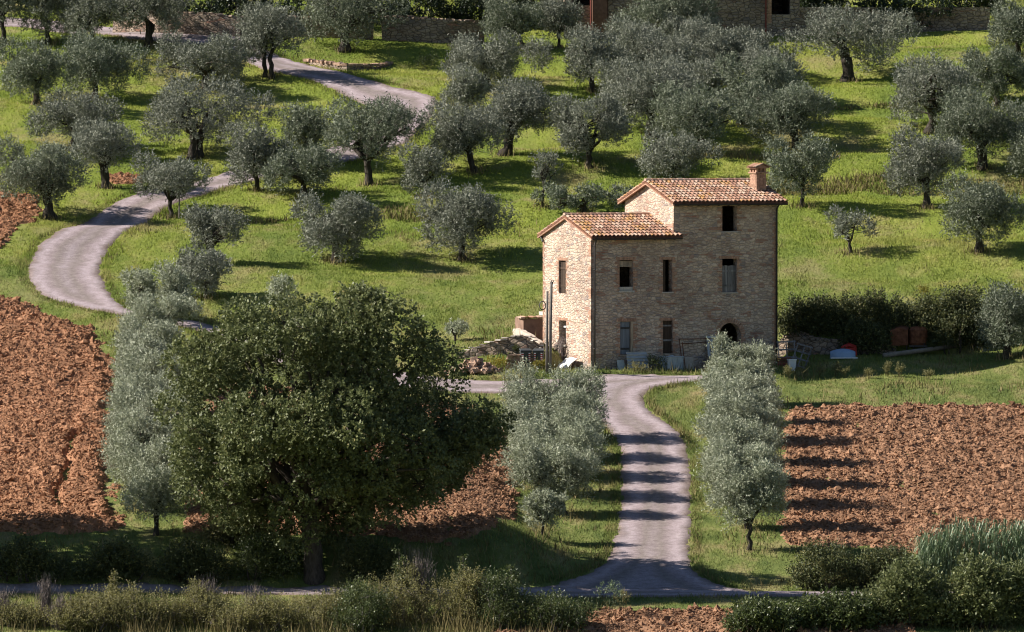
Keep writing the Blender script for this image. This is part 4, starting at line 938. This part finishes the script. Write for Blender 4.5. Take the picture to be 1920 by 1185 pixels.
# a second oak outside the left edge of the picture: its shadow lies on the bank and lane
bulk('oak_tree', [(q[0]-990, q[1]-25) for q in OAK], atY(-400, -47.0), 1.1, 120, 'oak standing outside the left edge whose shadow falls on the bank', 'oak tree', 'oak', .24, .17, 2.4, depth=.75, up=.05, seed=6, slen=.6, trunk=oak_trunk, maxl=70000, npl=9)

def shrub(name, poly, base, label, cat, mt='hedge', rl=.4, n=40, L=.10, Wd=.06, cover=3.2, **k):
    return bulk(name, poly, base, rl, n, label, cat, mt, L, Wd, cover, **k)
# bramble bank right of the house
HG = 'bramble bushes on the bank right of the house'
hb = [((1500, 664), [(1462, 640), (1462, 590), (1474, 572), (1486, 556), (1505, 572), (1528, 552), (1552, 560), (1568, 574), (1580, 640), (1545, 640)], 'bramble bush growing against the right corner of the house'),
      ((1600, 660), [(1540, 640), (1540, 585), (1562, 574), (1588, 556), (1606, 568), (1626, 544), (1650, 552), (1664, 572), (1672, 640), (1650, 662), (1610, 664)], 'arching bramble with bare twigs above the blue boat hull'),
      ((1700, 658), [(1635, 664), (1640, 580), (1662, 572), (1684, 554), (1704, 572), (1732, 552), (1756, 566), (1776, 560), (1780, 650), (1740, 664)], 'bramble bush right behind the rusty tank'),
      ((1805, 662), [(1735, 664), (1742, 575), (1758, 556), (1776, 542), (1796, 556), (1822, 534), (1846, 548), (1862, 566), (1878, 600), (1872, 664)], 'tall dark bramble mass between the rusty tank and the olive')]
for i, (b, poly, lab) in enumerate(hb):
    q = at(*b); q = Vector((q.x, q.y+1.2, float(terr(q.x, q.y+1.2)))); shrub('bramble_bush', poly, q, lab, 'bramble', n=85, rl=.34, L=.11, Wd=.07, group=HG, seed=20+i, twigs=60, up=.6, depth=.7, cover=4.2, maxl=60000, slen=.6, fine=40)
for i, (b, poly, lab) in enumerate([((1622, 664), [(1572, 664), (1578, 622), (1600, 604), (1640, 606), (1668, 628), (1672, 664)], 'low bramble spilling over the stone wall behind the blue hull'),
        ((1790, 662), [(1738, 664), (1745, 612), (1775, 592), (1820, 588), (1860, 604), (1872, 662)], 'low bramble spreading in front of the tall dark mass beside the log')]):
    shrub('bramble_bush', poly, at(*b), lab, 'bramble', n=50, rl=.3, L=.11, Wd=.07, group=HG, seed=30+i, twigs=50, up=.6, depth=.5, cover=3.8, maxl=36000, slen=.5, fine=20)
# dark evergreens along the top
for i, (bx, x0, x1, yt, by, lab) in enumerate([(770, 700, 850, -30, 66, 'dark evergreen shrub over the left end of the tall roadside wall'), (880, 830, 960, -40, 68, 'dark evergreen shrub over the right end of the tall roadside wall'), (1000, 940, 1085, -40, 66, 'black green evergreen left of the brick pillar'),
        (420, 355, 520, -40, 56, 'dark evergreen behind the wall at the upper road bend'), (600, 510, 710, -50, 60, 'dark evergreen mass above the shaded wall behind the leaning limb olive'), (270, 190, 360, -50, 48, 'dark evergreen above the road at the top left'),
        (1690, 1600, 1790, -40, 58, 'dark round evergreen right of the biggest double crowned olive'), (1520, 1470, 1590, -40, 30, 'dark evergreen against the low end of the far farmhouse'), (80, -20, 190, -50, 26, 'dark evergreen in the extreme top left behind the road'), (1820, 1752, 1885, -70, 34, 'added dark evergreen covering the wall at the top right in place of its shade')]):  # last evergreen is added, covering the wall to stand in for deep shade
    q = at(bx, max(by, 10)); q = Vector((q.x, q.y+2.6, float(terr(q.x, q.y+2.6)))) if bx != 1690 else q
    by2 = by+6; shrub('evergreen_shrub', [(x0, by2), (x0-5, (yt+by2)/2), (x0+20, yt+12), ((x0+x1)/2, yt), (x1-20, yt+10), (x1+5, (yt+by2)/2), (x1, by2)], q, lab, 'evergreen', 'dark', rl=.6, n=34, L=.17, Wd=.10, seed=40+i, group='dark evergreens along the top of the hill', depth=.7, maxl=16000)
olive(1240, 100, 1150, 1336, -40, 78, 'dark dense olive standing close in front of the far farmhouse wall', A, mt='olive', dens=1.2)
# shrubs on the foreground bank, right verge
def roundpoly(x0, x1, yt, yb, g, n=13, r=.13):
    P = []
    for i in range(n):
        a = math.pi*i/(n-1); q = 1+g.uniform(-r, r); P.append(((x0+x1)/2+(x1-x0)/2*math.cos(a)*q, yb-(yb-yt)*(abs(math.sin(a))**.7)*q))
    return P+[(x0, yb+6), (x1, yb+6)]
FB = [ # base px, depth Y, x0, x1, top, bottom, label, material, twigs, group
 (1540, None, 1474, 1612, 1022, 1108, 'dark bramble at the foot of the right ploughed field, left half', 'hedge', 20, 1108),
 (1650, None, 1590, 1720, 1028, 1108, 'dark bramble at the foot of the right ploughed field, right half', 'hedge', 16, 1106),
 (470, None, 425, 560, 1010, 1090, 'low shrub on the bank just left of the oak trunk', 'scrubgreen', 20, 1088),
 (350, None, 285, 430, 1016, 1096, 'shaded shrub on the bank under the front olive of the left row', 'hedge', 16, 1094),
 (200, None, 120, 290, 1018, 1094, 'shaded shrub midway along the left bank', 'hedge', 14, 1092),
 (50, None, -40, 130, 1014, 1092, 'shaded shrub on the bank at the left edge', 'hedge', 12, 1090),
 (440, None, 380, 520, 962, 1024, 'yellow green bush below the left skirt of the oak', 'scrub', 12, 1020),
 (690, None, 640, 760, 1020, 1100, 'dark shrub in the shade right of the oak trunk', 'hedge', 10, 1096),
]
for i, (bx, _, x0, x1, yt, yb, lab, mt, tw, by) in enumerate(FB):
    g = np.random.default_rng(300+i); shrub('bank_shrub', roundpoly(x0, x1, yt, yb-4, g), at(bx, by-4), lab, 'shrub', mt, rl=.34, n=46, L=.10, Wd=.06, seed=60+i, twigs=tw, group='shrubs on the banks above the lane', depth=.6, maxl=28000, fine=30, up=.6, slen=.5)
# foreground scrub, standing on the near side of the lane
SG = 'scrub bushes along the bottom edge'
SB = [(30, -59.5, -50, 110, 1140, 'scrub', 60, 'low yellowish scrub in the bottom left corner'), (160, -60.5, 90, 240, 1132, 'scrub', 40, 'tangled scrub bush right of the bare lilac twig clump'), (260, -60, 185, 345, 1106, 'scrub', 46, 'golden tipped scrub bush rising over the lane at lower left'),
      (380, -59.5, 305, 450, 1116, 'scrub', 60, 'wiry olive brown scrub bush below the left bank'), (480, -60.5, 410, 560, 1114, 'scrub', 50, 'twiggy scrub bush under the low shrub left of the oak trunk'), (575, -59.8, 505, 650, 1122, 'scrub', 40, 'yellowish scrub bush straight below the oak trunk'),
      (672, -61, 610, 745, 1118, 'scrubgreen', 30, 'low green scrub bush left of the tallest scrub bush'), (765, -59.0, 688, 850, 1066, 'scrub', 50, 'tallest scrub bush of the bottom edge, below the dark oak shade'), (880, -59.6, 828, 935, 1086, 'scrub', 60, 'scrub bush with a bright green tip and bare twigs beside it'),
      (955, -60.6, 905, 1015, 1076, 'scrubgreen', 30, 'narrow green scrub bush with a leafy spire'), (1030, -60.8, 975, 1100, 1126, 'scrubgreen', 20, 'lowest scrub bush beside the brown soil patch')]
for i, (bx, Y, x0, x1, yt, mt, tw, lab) in enumerate(SB):
    g = np.random.default_rng(400+i); q = atY(bx, Y); yb = 592.5+F*math.tan(math.atan2(CAM[2]-q.z, q.y-CAM[1])-PITCH)
    shrub('scrub_bush', roundpoly(x0, x1, yt, yb, g, r=.36), q, lab, 'scrub', mt, rl=.32, n=52, L=.095, Wd=.045, seed=80+i, twigs=tw*3, group=SG, depth=.8, maxl=38000, tm='twig', up=.95, cover=2.6, slen=.62, fine=40)
def spire(px, Y, h, mt, lab, i):
    q = atY(px, Y); g = np.random.default_rng(500+i); root = empty('leafy_sapling', q, 0, lab, 'sapling', 'leafy saplings rising from the scrub')
    C = [(g.normal()*.12, g.normal()*.12, h*t) for t in np.linspace(.35, .95, 7)]; Rr = [.26*(1.25-t) for t in np.linspace(.3, .9, 7)]
    mb = MB(); mb.tube([(0, 0, -.1), (.03, 0, h*.5), (0, .02, h)], [.03, .02, .008], 5); mb.build('stems', M['twig'], root); foliage('leaves', C, Rr, 260, 7, .10, .05, .25, .7, M[mt], root, g)
spire(748, -58.6, 3.1, 'scrubgreen', 'slim leafy sapling on top of the tallest scrub bush', 1); spire(868, -59.2, 2.9, 'scrubgreen', 'bright green leafy sapling right of the tallest scrub bush', 2); spire(958, -60, 2.6, 'scrubgreen', 'thin open sapling near the drive entrance', 3)
spire(212, -59.6, 2.2, 'scrub', 'thin rust tipped sapling right of the lilac twig clump', 4)
blades(26000, -65, -57.2, .35, 1.25, .035, 'tall_grass', M['dry'], 'straw coloured tall dry grass standing among the scrub along the bottom edge', 'grass', flt=lambda x, y: (vn(x*.8, y*.8, 91)+vn(x*2.5, y*2, 92)*.5 > .02) & (x < 3.5), tilt=.22)
# clumps of bare lilac grey twigs
def twigs(px, Y, w, h, n, lab, i):
    q = atY(px, Y); g = np.random.default_rng(600+i); mb = MB(i)
    for _ in range(n):
        a = g.uniform(0, 6.28); r = abs(g.normal())*.35*w; b0 = Vector((math.cos(a)*r*.3, math.sin(a)*r*.3, -.1)); e = Vector((math.cos(a)*r+g.normal()*.08, math.sin(a)*r, h*g.uniform(.55, 1.05)))
        P = gnarl(b0, e, 4, g, .04); mb.tube(P, [.013, .011, .008, .006, .004], 4)
        for _ in range(4): s_ = P[g.integers(1, 4)]; mb.tube([s_, s_+Vector((g.normal()*.12, g.normal()*.12, g.uniform(.15, .4)))], [.007, .003], 3)
    o = mb.build('bare_twig_clump', M['twig']); o.location = q; tag(o, lab, 'bare shrub', 'clumps of bare twigs in the scrub')
twigs(85, -59.8, .8, 2.3, 150, 'upright clump of bare lilac grey twigs at lower left', 1); twigs(112, -60.6, 1.0, 1.7, 110, 'lower bare twig clump leaning against the lilac one', 2); twigs(790, -58.4, 1.3, 3.15, 130, 'fan of bare grey twigs behind the tallest scrub bush', 3)
twigs(905, -59.3, .8, 2.4, 70, 'bare twigs beside the bright green sapling', 4); twigs(385, -59, 1.3, 2.1, 110, 'bare twigs sticking out of the scrub across the lane', 5); twigs(475, -59.6, 1.2, 1.9, 90, 'thin bare twigs right of the middle scrub bush', 6); twigs(5, -59.6, .9, 1.7, 90, 'bare twig clump cut by the left edge', 7)
# dense dark bushes lower right
DG = 'dark green trees and bushes in the lower right corner'
for i, (bx, Y, x0, x1, yt, mt, rl, n, lab) in enumerate([(1425, -61, 1350, 1510, 1128, 'scrubgreen', .38, 60, 'low green bush beside the brown soil at the bottom edge'), (1560, -60.5, 1480, 1650, 1108, 'scrubgreen', .42, 70, 'bush below the end of the lane at lower right'),
        (1700, -59.5, 1608, 1800, 1062, 'oak', .5, 80, 'dark leafy tree top in front of the reeds, left one'), (1830, -59.8, 1750, 1915, 1048, 'oak', .5, 80, 'dark leafy tree top in front of the reeds, middle one'), (1950, -59.2, 1880, 2060, 1040, 'oak', .5, 80, 'dark leafy tree top in front of the reeds at the right edge')]):
    g = np.random.default_rng(440+i); q = atY(bx, Y); yb = 592.5+F*math.tan(math.atan2(CAM[2]-q.z, q.y-CAM[1])-PITCH)
    shrub('dark_bush', roundpoly(x0, x1, yt, yb, g, r=.15), q, lab, 'bush', mt, rl=rl, n=n, L=.13, Wd=.08, seed=120+i, twigs=26, group=DG, depth=.8, maxl=56000, cover=3.4, fine=50, up=.5, slen=.45)
# reeds
q = at(1850, 1092); g = np.random.default_rng(9); Vr = []; Fr = []; Rn = []
for i in range(620):
    x = (g.uniform(-1, 1)*3.9)+.9; y = g.uniform(-1.2, 1.2); z = float(terr(q.x+x, q.y+y))-q.z; h = g.uniform(1.9, 2.9)*(1-.35*max(0, -x-1.4)/2); r0 = g.random()
    for k in range(6):
        z0 = z+h*(.15+.8*k/6); a = g.uniform(0, 6.28); L = g.uniform(.45, .8); d = np.array((math.cos(a), math.sin(a), 0)); sd_ = np.array((-d[1], d[0], 0))*.026
        p0 = np.array((x, y, z0)); p1 = p0+d*L*.35+np.array((0, 0, L*.6)); p2 = p0+d*L*.75+np.array((0, 0, L*.62)); p3 = p0+d*L+np.array((0, 0, L*.25)); b_ = len(Vr)
        Vr += [p0-sd_*.5, p0+sd_*.5, p1+sd_, p1-sd_, p2+sd_*.8, p2-sd_*.8, p3, p3+sd_*.05]; Fr += [(b_, b_+1, b_+2, b_+3), (b_+3, b_+2, b_+4, b_+5), (b_+5, b_+4, b_+7, b_+6)]; Rn += [min(1, max(0, r0+g.normal()*.1))]*8
    b_ = len(Vr); Vr += [np.array((x-.012, y, z)), np.array((x+.012, y, z)), np.array((x+.008, y, z+h)), np.array((x-.008, y, z+h))]; Fr.append((b_, b_+1, b_+2, b_+3)); Rn += [r0]*4
o = mesh_np('reed_bed', Vr, Fr, M['reed'], None, Rn); o.location = q; tag(o, 'bed of tall grey green reeds at the lower right corner of the ploughed field', 'reeds', kind='stuff')
# weeds
def weed(px, py, w, h, mt, lab, i, Y=None, group='weeds and small plants around the house and verges', n=70, name='weed_plant'):
    q = at(px, py) if Y is None else atY(px, Y); g = np.random.default_rng(700+i); root = empty(name, q, 0, lab, 'weed', group)
    C = [(g.uniform(-1, 1)*w*.35, g.uniform(-1, 1)*w*.3, h*g.uniform(.3, .75)) for _ in range(7)]; mb = MB(i)
    for c in C: mb.tube([(c[0]*.4, c[1]*.4, -.05), c], [.012, .006], 4)
    mb.build('stems', M['dry'], root); foliage('leaves', C, [w*.22]*7, n, 7, .07, .028, .22, .9, M[mt], root, g)
weed(930, 694, 1.0, .6, 'yellow', 'yellow green bushy weed in front of the low stone wall', 1, n=200); weed(1008, 694, .4, .5, 'yellow', 'yellow weed in front of the wheelie bins', 2); weed(1022, 694, .35, .5, 'yellow', 'yellow weed beside the foot of the poles', 3)
weed(968, 676, .4, .7, 'scrubgreen', 'green creeper on the brick stack beside the bins', 4); weed(1232, 696, 1.0, .75, 'scrubgreen', 'dark weeds in front of the old white tank', 5, n=180); weed(1282, 694, .7, .9, 'scrubgreen', 'tall dark weed under the rusty frame', 6, n=150); weed(1200, 698, 1.2, .3, 'scrub', 'low weeds at the foot of the corrugated sheet', 7, n=120)
weed(1340, 698, 1.0, .4, 'scrub', 'weeds in front of the pallets', 8, n=120); weed(1410, 700, 1.2, .5, 'scrub', 'weeds beside the arched doorway', 9, n=120)
for j, (x, y) in enumerate([(1478, 712), (1506, 709), (1540, 708), (1567, 706), (1582, 708), (1628, 710), (1664, 706), (1687, 708), (1740, 712)]):
    weed(x, y, .5, [.7, .5, .6, .75, .5, .45, .9, .8, .4][j], 'scrub', '%s pale upright weed from the left along the edge of the shaded lawn' % ORD[j], 20+j, group='pale weeds along the shaded lawn', n=80)
weed(1733, 556, .8, .6, 'yellow', 'single yellow broom plant on the lawn above the brambles', 31, n=120); weed(1140, 1150, 1.2, 1.9, 'reed', 'tall pale grass clump beside the junction', 32, Y=-58.2, n=150); weed(1170, 1140, .8, 1.5, 'scrub', 'thin reddish weed rising over the lane shadow', 33, Y=-57.8, n=60)
weed(272, 140, 1.8, 1.4, 'yellow', 'bright green tall weed behind the wide flat topped olive', 34, n=200); weed(800, 130, 1.6, .9, 'scrubgreen', 'green bush on the bank above the road curve', 35, n=260); weed(735, 68, .6, .9, 'scrub', 'pale weed against the end of the roadside wall', 36)
# ================================================================ THINGS AROUND THE HOUSE
def local(u, v, z=None):
    x = HX+u*CT-v*ST; y = u*ST+v*CT; return Vector((x, y, float(terr(x, y)) if z is None else z))
# two timber poles
b = at(1029, 700); 
def pole(px, ytop, r, lab, i):
    q = Vector((b.x+(px-1029)/ppm(b.y), b.y+.02*i, b.z)); h = (700-ytop)/ppm(b.y); root = empty('utility_pole', q, 0, lab, 'pole', 'timber poles in front of the gable'); mb = MB(); mb.tube([(0, 0, -.4), (.03*(1-i), 0, h*.5), (.02+.06*(1-i), 0, h)], [r, r*.92, r*.8], 10); mb.build('post', M['pole'], root, smooth=True)
    return root, h
r1, h1 = pole(1031, 528, .085, 'taller grey timber pole with a bent bracket on top in front of the gable', 0)
mb = MB(); mb.tube([(.08, 0, h1-.02), (.09, -.02, h1+.06), (.17, -.02, h1+.08), (.2, -.02, h1-.02)], .022, 6); mb.box((.02, -.05, h1-.12), (.16, .05, h1-.02)); mb.build('bracket', M['iron'], r1)
r2, h2 = pole(1025.5, 546, .075, 'shorter timber pole leaning on the left side of the taller one', 1)
mb = MB()
for k in range(3): mb.tube([( .0+.15*math.cos(a)*(1+.05*k), .02*k, .2*math.sin(a)*(1+.05*k)) for a in np.linspace(0, 2*math.pi, 20)], .016, 5)
mb.tube([(.15, 0, .0), (.30, .0, .02)], .02, 5); o = mb.build('cable_coil', M['iron']); o.location = (r2.location.x-.22, r2.location.y+.02, r2.location.z+(700-573)/ppm(b.y)); tag(o, 'oval coil of dark cable hanging on the shorter pole', 'cable coil')
# wheelie bins
def wheelie(px, lab, rz):
    q = at(px, 692); q = Vector((q.x, .85, float(terr(q.x, .85)))); root = empty('wheelie_bin', q, rz, lab, 'bin', 'wheelie bins against the low stone wall')
    mb = MB(); P = []
    for z, a in ((.06, .20), (.93, .265)): P += [(-a, -a, z), (a, -a, z), (a, a+.02, z), (-a, a+.02, z)]
    mb.add(P, [(0, 3, 2, 1), (4, 5, 6, 7), (0, 1, 5, 4), (1, 2, 6, 5), (2, 3, 7, 6), (3, 0, 4, 7)]); mb.box((-.285, -.285, .90), (.285, .305, .945)); mb.build('body', M['binplastic'], root, bevel=.015)
    mb = MB(); mb.add([(-.29, -.31, .95), (.29, -.31, .95), (.29, .31, 1.02), (-.29, .31, 1.02), (-.27, -.28, 1.0), (.27, -.28, 1.0), (.27, .28, 1.07), (-.27, .28, 1.07)], [(0, 3, 2, 1), (4, 5, 6, 7), (0, 1, 5, 4), (1, 2, 6, 5), (2, 3, 7, 6), (3, 0, 4, 7)]); mb.build('lid', M['binplastic'], root, bevel=.01)
    mb = MB(); mb.tube([(-.22, .34, .98), (.22, .34, .98)], .018, 6); mb.build('handle', M['binplastic'], root)
    for s in (-1, 1):
        mb = MB(); mb.tube([(s*.2, .26, .09), (s*.27, .26, .09)], .1, 12); mb.build('wheel', M['iron'], root)
    for s in (-1, 1):
        st = MB()
        for k in range(4): st.box((s*.17-.045, -.30+.012*0, .42+k*.11), (s*.17+.045, -.262, .42+k*.11+.056)); 
        st.build('red_stripe', M['red'], root); st = MB()
        for k in range(4): st.box((s*.17-.045, -.30, .478+k*.11), (s*.17+.045, -.262, .478+k*.11+.05))
        st.build('white_stripe', M['white'], root)
wheelie(985, 'dark wheelie bin with one red and white stripe, next to the brick stack', R(8)); wheelie(1010, 'dark wheelie bin with red and white stripes, nearest the gable', R(-6))
# heaps
def heap(name, q, w, d, h, n, mt, lab, cat, seed, smin=.07, smax=.16):
    g = random.Random(seed); mb = MB(seed)
    for i in range(n):
        t = g.random()**.7; a = g.uniform(0, 6.28); x = math.cos(a)*t*w/2; y = math.sin(a)*t*d/2; z = h*(1-t)*g.uniform(.3, 1); s = g.uniform(smin, smax)
        Mx = Matrix.Translation((x, y, z)) @ Matrix.Rotation(g.uniform(0, 3), 4, 'Z') @ Matrix.Rotation(g.uniform(-.7, .7), 4, 'X') @ Matrix.Rotation(g.uniform(-.7, .7), 4, 'Y')
        mb.box((-s*1.3, -s*.8, -s*.5), (s*1.3, s*.8, s*.5), M=Mx, jit=s*.22)
    o = mb.build(name, mt); o.location = q; return tag(o, lab, cat)
heap('rubble_heap', at(890, 697), 2.6, 1.3, .65, 130, M['rubble'], 'heap of broken stones and tiles at the low end of the stone wall', 'rubble heap', 1, .08, .2)
heap('rubble_heap', at(852, 702), 1.4, .8, .25, 50, M['rubble'], 'smaller scatter of flat stones left of the big rubble heap', 'rubble heap', 2)
q = at(968, 694); q = Vector((q.x-.1, .8, float(terr(q.x, .8)))); mb = MB(5); g = random.Random(2)
for k in range(9):
    for i in range(4): mb.box((-.5+i*.25+g.uniform(-.04, .04)+k*.015, -.15+g.uniform(-.05, .05), k*.085), (-.27+i*.25+k*.02, .15, k*.085+.075), jit=.012)
o = mb.build('brick_stack', M['rubble']); o.location = q; tag(o, 'untidy stack of old red bricks between the yellow weed and the bins', 'brick stack')
# dead vine / brushwood against the gable
q = local(-.25, 3.1); mb = MB(7); g = random.Random(8)
for i in range(60):
    x = g.uniform(-.25, .25); y = g.uniform(-.45, .45); mb.tube([(x, y, -.1), (x*.6, y*.8+g.uniform(-.1, .1), g.uniform(.3, .7)), (x*.4+.15, y*.7+g.uniform(-.1, .1), g.uniform(.8, 1.15))], [.012, .01, .004], 4)
o = mb.build('brushwood_bundle', M['twig']); o.location = q; o.rotation_euler = (0, 0, TH); tag(o, 'bundle of dead brushwood leaning below the broken gable window', 'brushwood')
# white sheet
q = local(-.5, 1.6); mb = MB(); g = random.Random(5); V = []; 
for i in range(9):
    for j in range(6):
        t = j/5; V.append((.30-.62*t+.02*g.uniform(-1, 1), -.55+1.35*i/8*(1-.12*t), .50*(1-t)**.8*(1-.3*max(0, i/8-.6))+.06+.02*g.uniform(-1, 1)))
mb.add(V, [(i*6+j, i*6+j+1, i*6+j+7, i*6+j+6) for i in range(8) for j in range(5)], .6); o = mb.build('white_sheet', M['white'], smooth=False); o.location = q; o.rotation_euler = (0, 0, TH)
m_ = o.modifiers.new('thickness', 'SOLIDIFY'); m_.thickness = .03; tag(o, 'crumpled white plastic sheet lying against the foot of the gable', 'plastic sheet')
# things leaning on the front wall; house coordinates u, v<0 in front
def put(mb, name, u, v, lab, cat, m_, rot=0, group=None):
    o = mb.build(name, m_); o.location = local(u, v); o.rotation_euler = (0, 0, TH+rot); return tag(o, lab, cat, group)
mb = MB(); n = 30; V = []
for i in range(n+1):
    z = .02+.93*i/n; y = -.28+.27*i/n+.032*math.sin(i/n*2*math.pi*5.5)
    V += [(-.58, y, z), (.58, y, z+.0)]
mb.add(V, [(2*i, 2*i+1, 2*i+3, 2*i+2) for i in range(n)], .6); o = put(mb, 'corrugated_sheet', 2.35, -.45, 'pale corrugated sheet leaning below the grey blue door', 'corrugated sheet', M['corr']); mm = o.modifiers.new('t', 'SOLIDIFY'); mm.thickness = .012
mb = MB(); mb.box((-.2, -.03, -.05), (.2, .0, .52)); o = put(mb, 'leaning_board', 1.52, -.42, 'small pale board left of the corrugated sheet', 'board', M['tank']); o.rotation_euler.x = R(-14)
tk = empty('water_tank', local(4.2, -.75), TH+R(3), 'old white square water tank standing below the brown door', 'water tank')
mb = MB(); mb.box((-.48, -.42, .04), (.48, .42, .72)); mb.build('body', M['tank'], tk, bevel=.05)
mb = MB(); mb.box((-.50, -.44, .70), (.50, .44, .76)); mb.tube([(0, 0, .76), (0, 0, .82)], .12, 12); mb.build('lid', M['tank'], tk, bevel=.015)
mb = MB(); [mb.box((-.5+i*.3, -.455, .06), (-.47+i*.3, -.425, .7)) for i in range(4)]; mb.build('rib', M['tank'], tk)
mb = MB(2); mb.box((-.4, -.3, -.05), (.4, -.22, .72)); put(mb, 'leaning_board', 5.25, -.1, 'grey stone board standing right of the white tank', 'board', M['concrete'])
# rusty tubular frame
mb = MB(3)
P = lambda x, z: (x, -.5+.26*z, z)
for a, c in ((P(-1, 0), P(-1, 1.68)), (P(-.85, 0), P(-.85, 1.5)), (P(.75, 0), P(.75, 1.68)), (P(.95, 0), P(.95, 1.6)), (P(-1.05, 1.66), P(1.1, 1.66)), (P(-.9, 1.42), P(.8, 1.5)), (P(.75, .9), P(.95, .5)), (P(.75, .5), P(.95, .9)), (P(-1, .6), P(-.85, .6))): mb.tube([a, c], .022, 6)
put(mb, 'rusty_scaffold', 5.95, -.1, 'large rusty tubular frame leaning on the wall left of the arch', 'metal frame', M['rust'])
mb = MB(4); mb.box((-.42, -.035, 0), (.42, 0, 1.85), jit=.02); o = put(mb, 'metal_panel', 6.95, -.45, 'tall grey sheet metal panel leaning beside the arched doorway', 'metal panel', M['corr']); o.rotation_euler.x = R(-11)
def pallet(u, v, tilt, lab, k):
    mb = MB(k)
    for i in range(6): mb.box((-.5+i*.18, -.07, 0), (-.5+i*.18+.1, -.05, .8))
    for z in (0, .35, .7): mb.box((-.5, -.048, z), (.5, .03, z+.09))
    for i in range(6): mb.box((-.5+i*.18, .032, 0), (-.5+i*.18+.1, .052, .8))
    o = put(mb, 'pallet', u, v, lab, 'pallet', M['wood_pale'], group='pallets leaning near the arch'); o.rotation_euler = (R(tilt), 0, TH)
pallet(6.85, -.95, -20, 'front pallet of the two leaning half behind the avenue olive', 1); pallet(6.95, -.72, -17, 'rear pallet of the two, against the grey panel', 2)
# right corner
def rack(px, Y, w, h, lab, rz, k):
    q = atY(px, Y); mb = MB(k)
    for x in (-w/2, w/2-.06): mb.box((x, -.03, 0), (x+.06, .03, h))
    for i in range(4): z = h*(.12+.27*i); mb.box((-w/2-.04, -.055, z), (w/2+.04, -.031, z+.08))
    mb.box((-.03, .0, h*.1), (.03, .028, h*.97)); o = mb.build('wooden_rack', M['wood_grey']); o.location = q; o.rotation_euler = (R(-20), R(k*6-8), rz); tag(o, lab, 'wooden frame', 'old wooden frames leaning by the right corner')
rack(1478, 3.4, .9, 1.55, 'grey wooden ladder frame leaning nearest the right corner of the house', R(5), 1); rack(1494, 3.1, .8, 1.4, 'grey wooden ladder frame leaning outward beside the first', R(-12), 4)
q = atY(1470, 2.75); mb = MB(9)
for k in range(7): mb.box((-.33+.02*(k % 2), -.3, .02+k*.085), (.33-.03*(k % 3), .25, .07+k*.085), jit=.015)
o = mb.build('board_stack', simple('faded_red', (.22, .055, .04), .8)); o.location = q; tag(o, 'stack of faded red boards against the right corner of the house', 'board stack')
q = atY(1485, 2.0); bk = empty('plastic_tub', q, .2, 'white tapered plastic tub in front of the wooden frames', 'tub'); mb = MB()
mb.tube([(0, 0, 0), (0, 0, .01), (0, 0, .55)], [.17, .2, .27], 4); mb.build('body', M['white'], bk); mb = MB(); mb.tube([(0, 0, .55), (0, 0, .60)], .30, 4); mb.build('rim', M['white'], bk)
# upturned hull
q = at(1580, 672); hull = empty('upturned_boat', q, R(8), 'pale blue upturned little hull lying in the shade before the stone wall', 'boat'); mb = MB(); V = []
for i in range(11):
    t = i/10*2-1; w = .42*math.sqrt(max(.02, 1-abs(t)**3)); h = .50*(1-.3*abs(t)**2)
    for k in range(9):
        a = math.pi*k/8; V.append((t*.66, -w*math.cos(a), h*math.sin(a)**.7))
mb.add(V, [(i*9+k, i*9+k+1, i*9+k+10, i*9+k+9) for i in range(10) for k in range(8)]+[tuple(range(9)), tuple(range(90, 99))[::-1]], .5); mb.build('hull', M['blue'], hull, smooth=True)
mb = MB(); mb.box((-.7, -.45, .0), (.7, -.41, .06)); mb.build('rail', M['white'], hull)
q = at(1592, 669); q.y += .35; q.z = float(terr(q.x, q.y)); mb = MB(3); mb.tube([(-.32, 0, .0), (-.3, 0, .42), (.0, 0, .55), (.3, 0, .46), (.34, 0, .0)], [.1, .12, .13, .12, .1], 8); mb.box((-.3, -.08, .05), (.3, .08, .4)); o = mb.build('red_canister', M['red'], smooth=False); o.location = q; tag(o, 'red painted metal object behind the pale blue hull', 'canister')
# rusty tanks
q = at(1706, 655); rt_ = empty('rusty_tank', q, R(-6), 'rusty steel hopper with a drum beside it standing in the brambles', 'rusty tank'); mb = MB(); s = 1/ppm(q.y)
mb.add([(-34*s, -.5, .15), (-2*s, -.6, .2), (-2*s, .4, .2), (-34*s, .5, .15), (-36*s, -.5, .92), (-3*s, -.6, .98), (-3*s, .4, 1.15), (-36*s, .5, 1.05), (-20*s, -.45, 1.12), (-18*s, .4, 1.2)], [(0, 3, 2, 1), (0, 1, 5, 8, 4), (1, 2, 6, 5), (2, 3, 7, 9, 6), (3, 0, 4, 7), (4, 8, 9, 7), (8, 5, 6, 9)]); mb.build('hopper', M['rust'], rt_)
mb = MB(); mb.tube([(15*s, -.1, .12), (15*s, -.1, .30), (16*s, -.1, .95), (16*s, -.06, 1.08), (16*s, -.06, 1.12)], [.36, .46, .48, .40, .30], 18); mb.tube([(16*s, -.1, .60), (16*s, -.1, .66)], [.495, .495], 18); mb.build('drum', M['rust'], rt_, smooth=False)
mb = MB(); [mb.tube([(x*s, -.4, -.1), (x*s, -.4, .3)], .04, 6) for x in (-32, -5, 8, 28)]; mb.box((0, -.66, .1), (34*s, -.62, .2)); mb.build('legs', M['iron'], rt_)
a = at(1656, 671); c = at(1792, 655); mb = MB(); d = c-a; mb.tube([(0, 0, .10), tuple(d*.5+Vector((0, 0, .1))), tuple(d+Vector((0, 0, .10)))], [.13, .12, .11], 9); o = mb.build('log', M['log'], smooth=True); o.location = a; tag(o, 'long pale tree trunk lying on the edge of the shaded lawn', 'log')
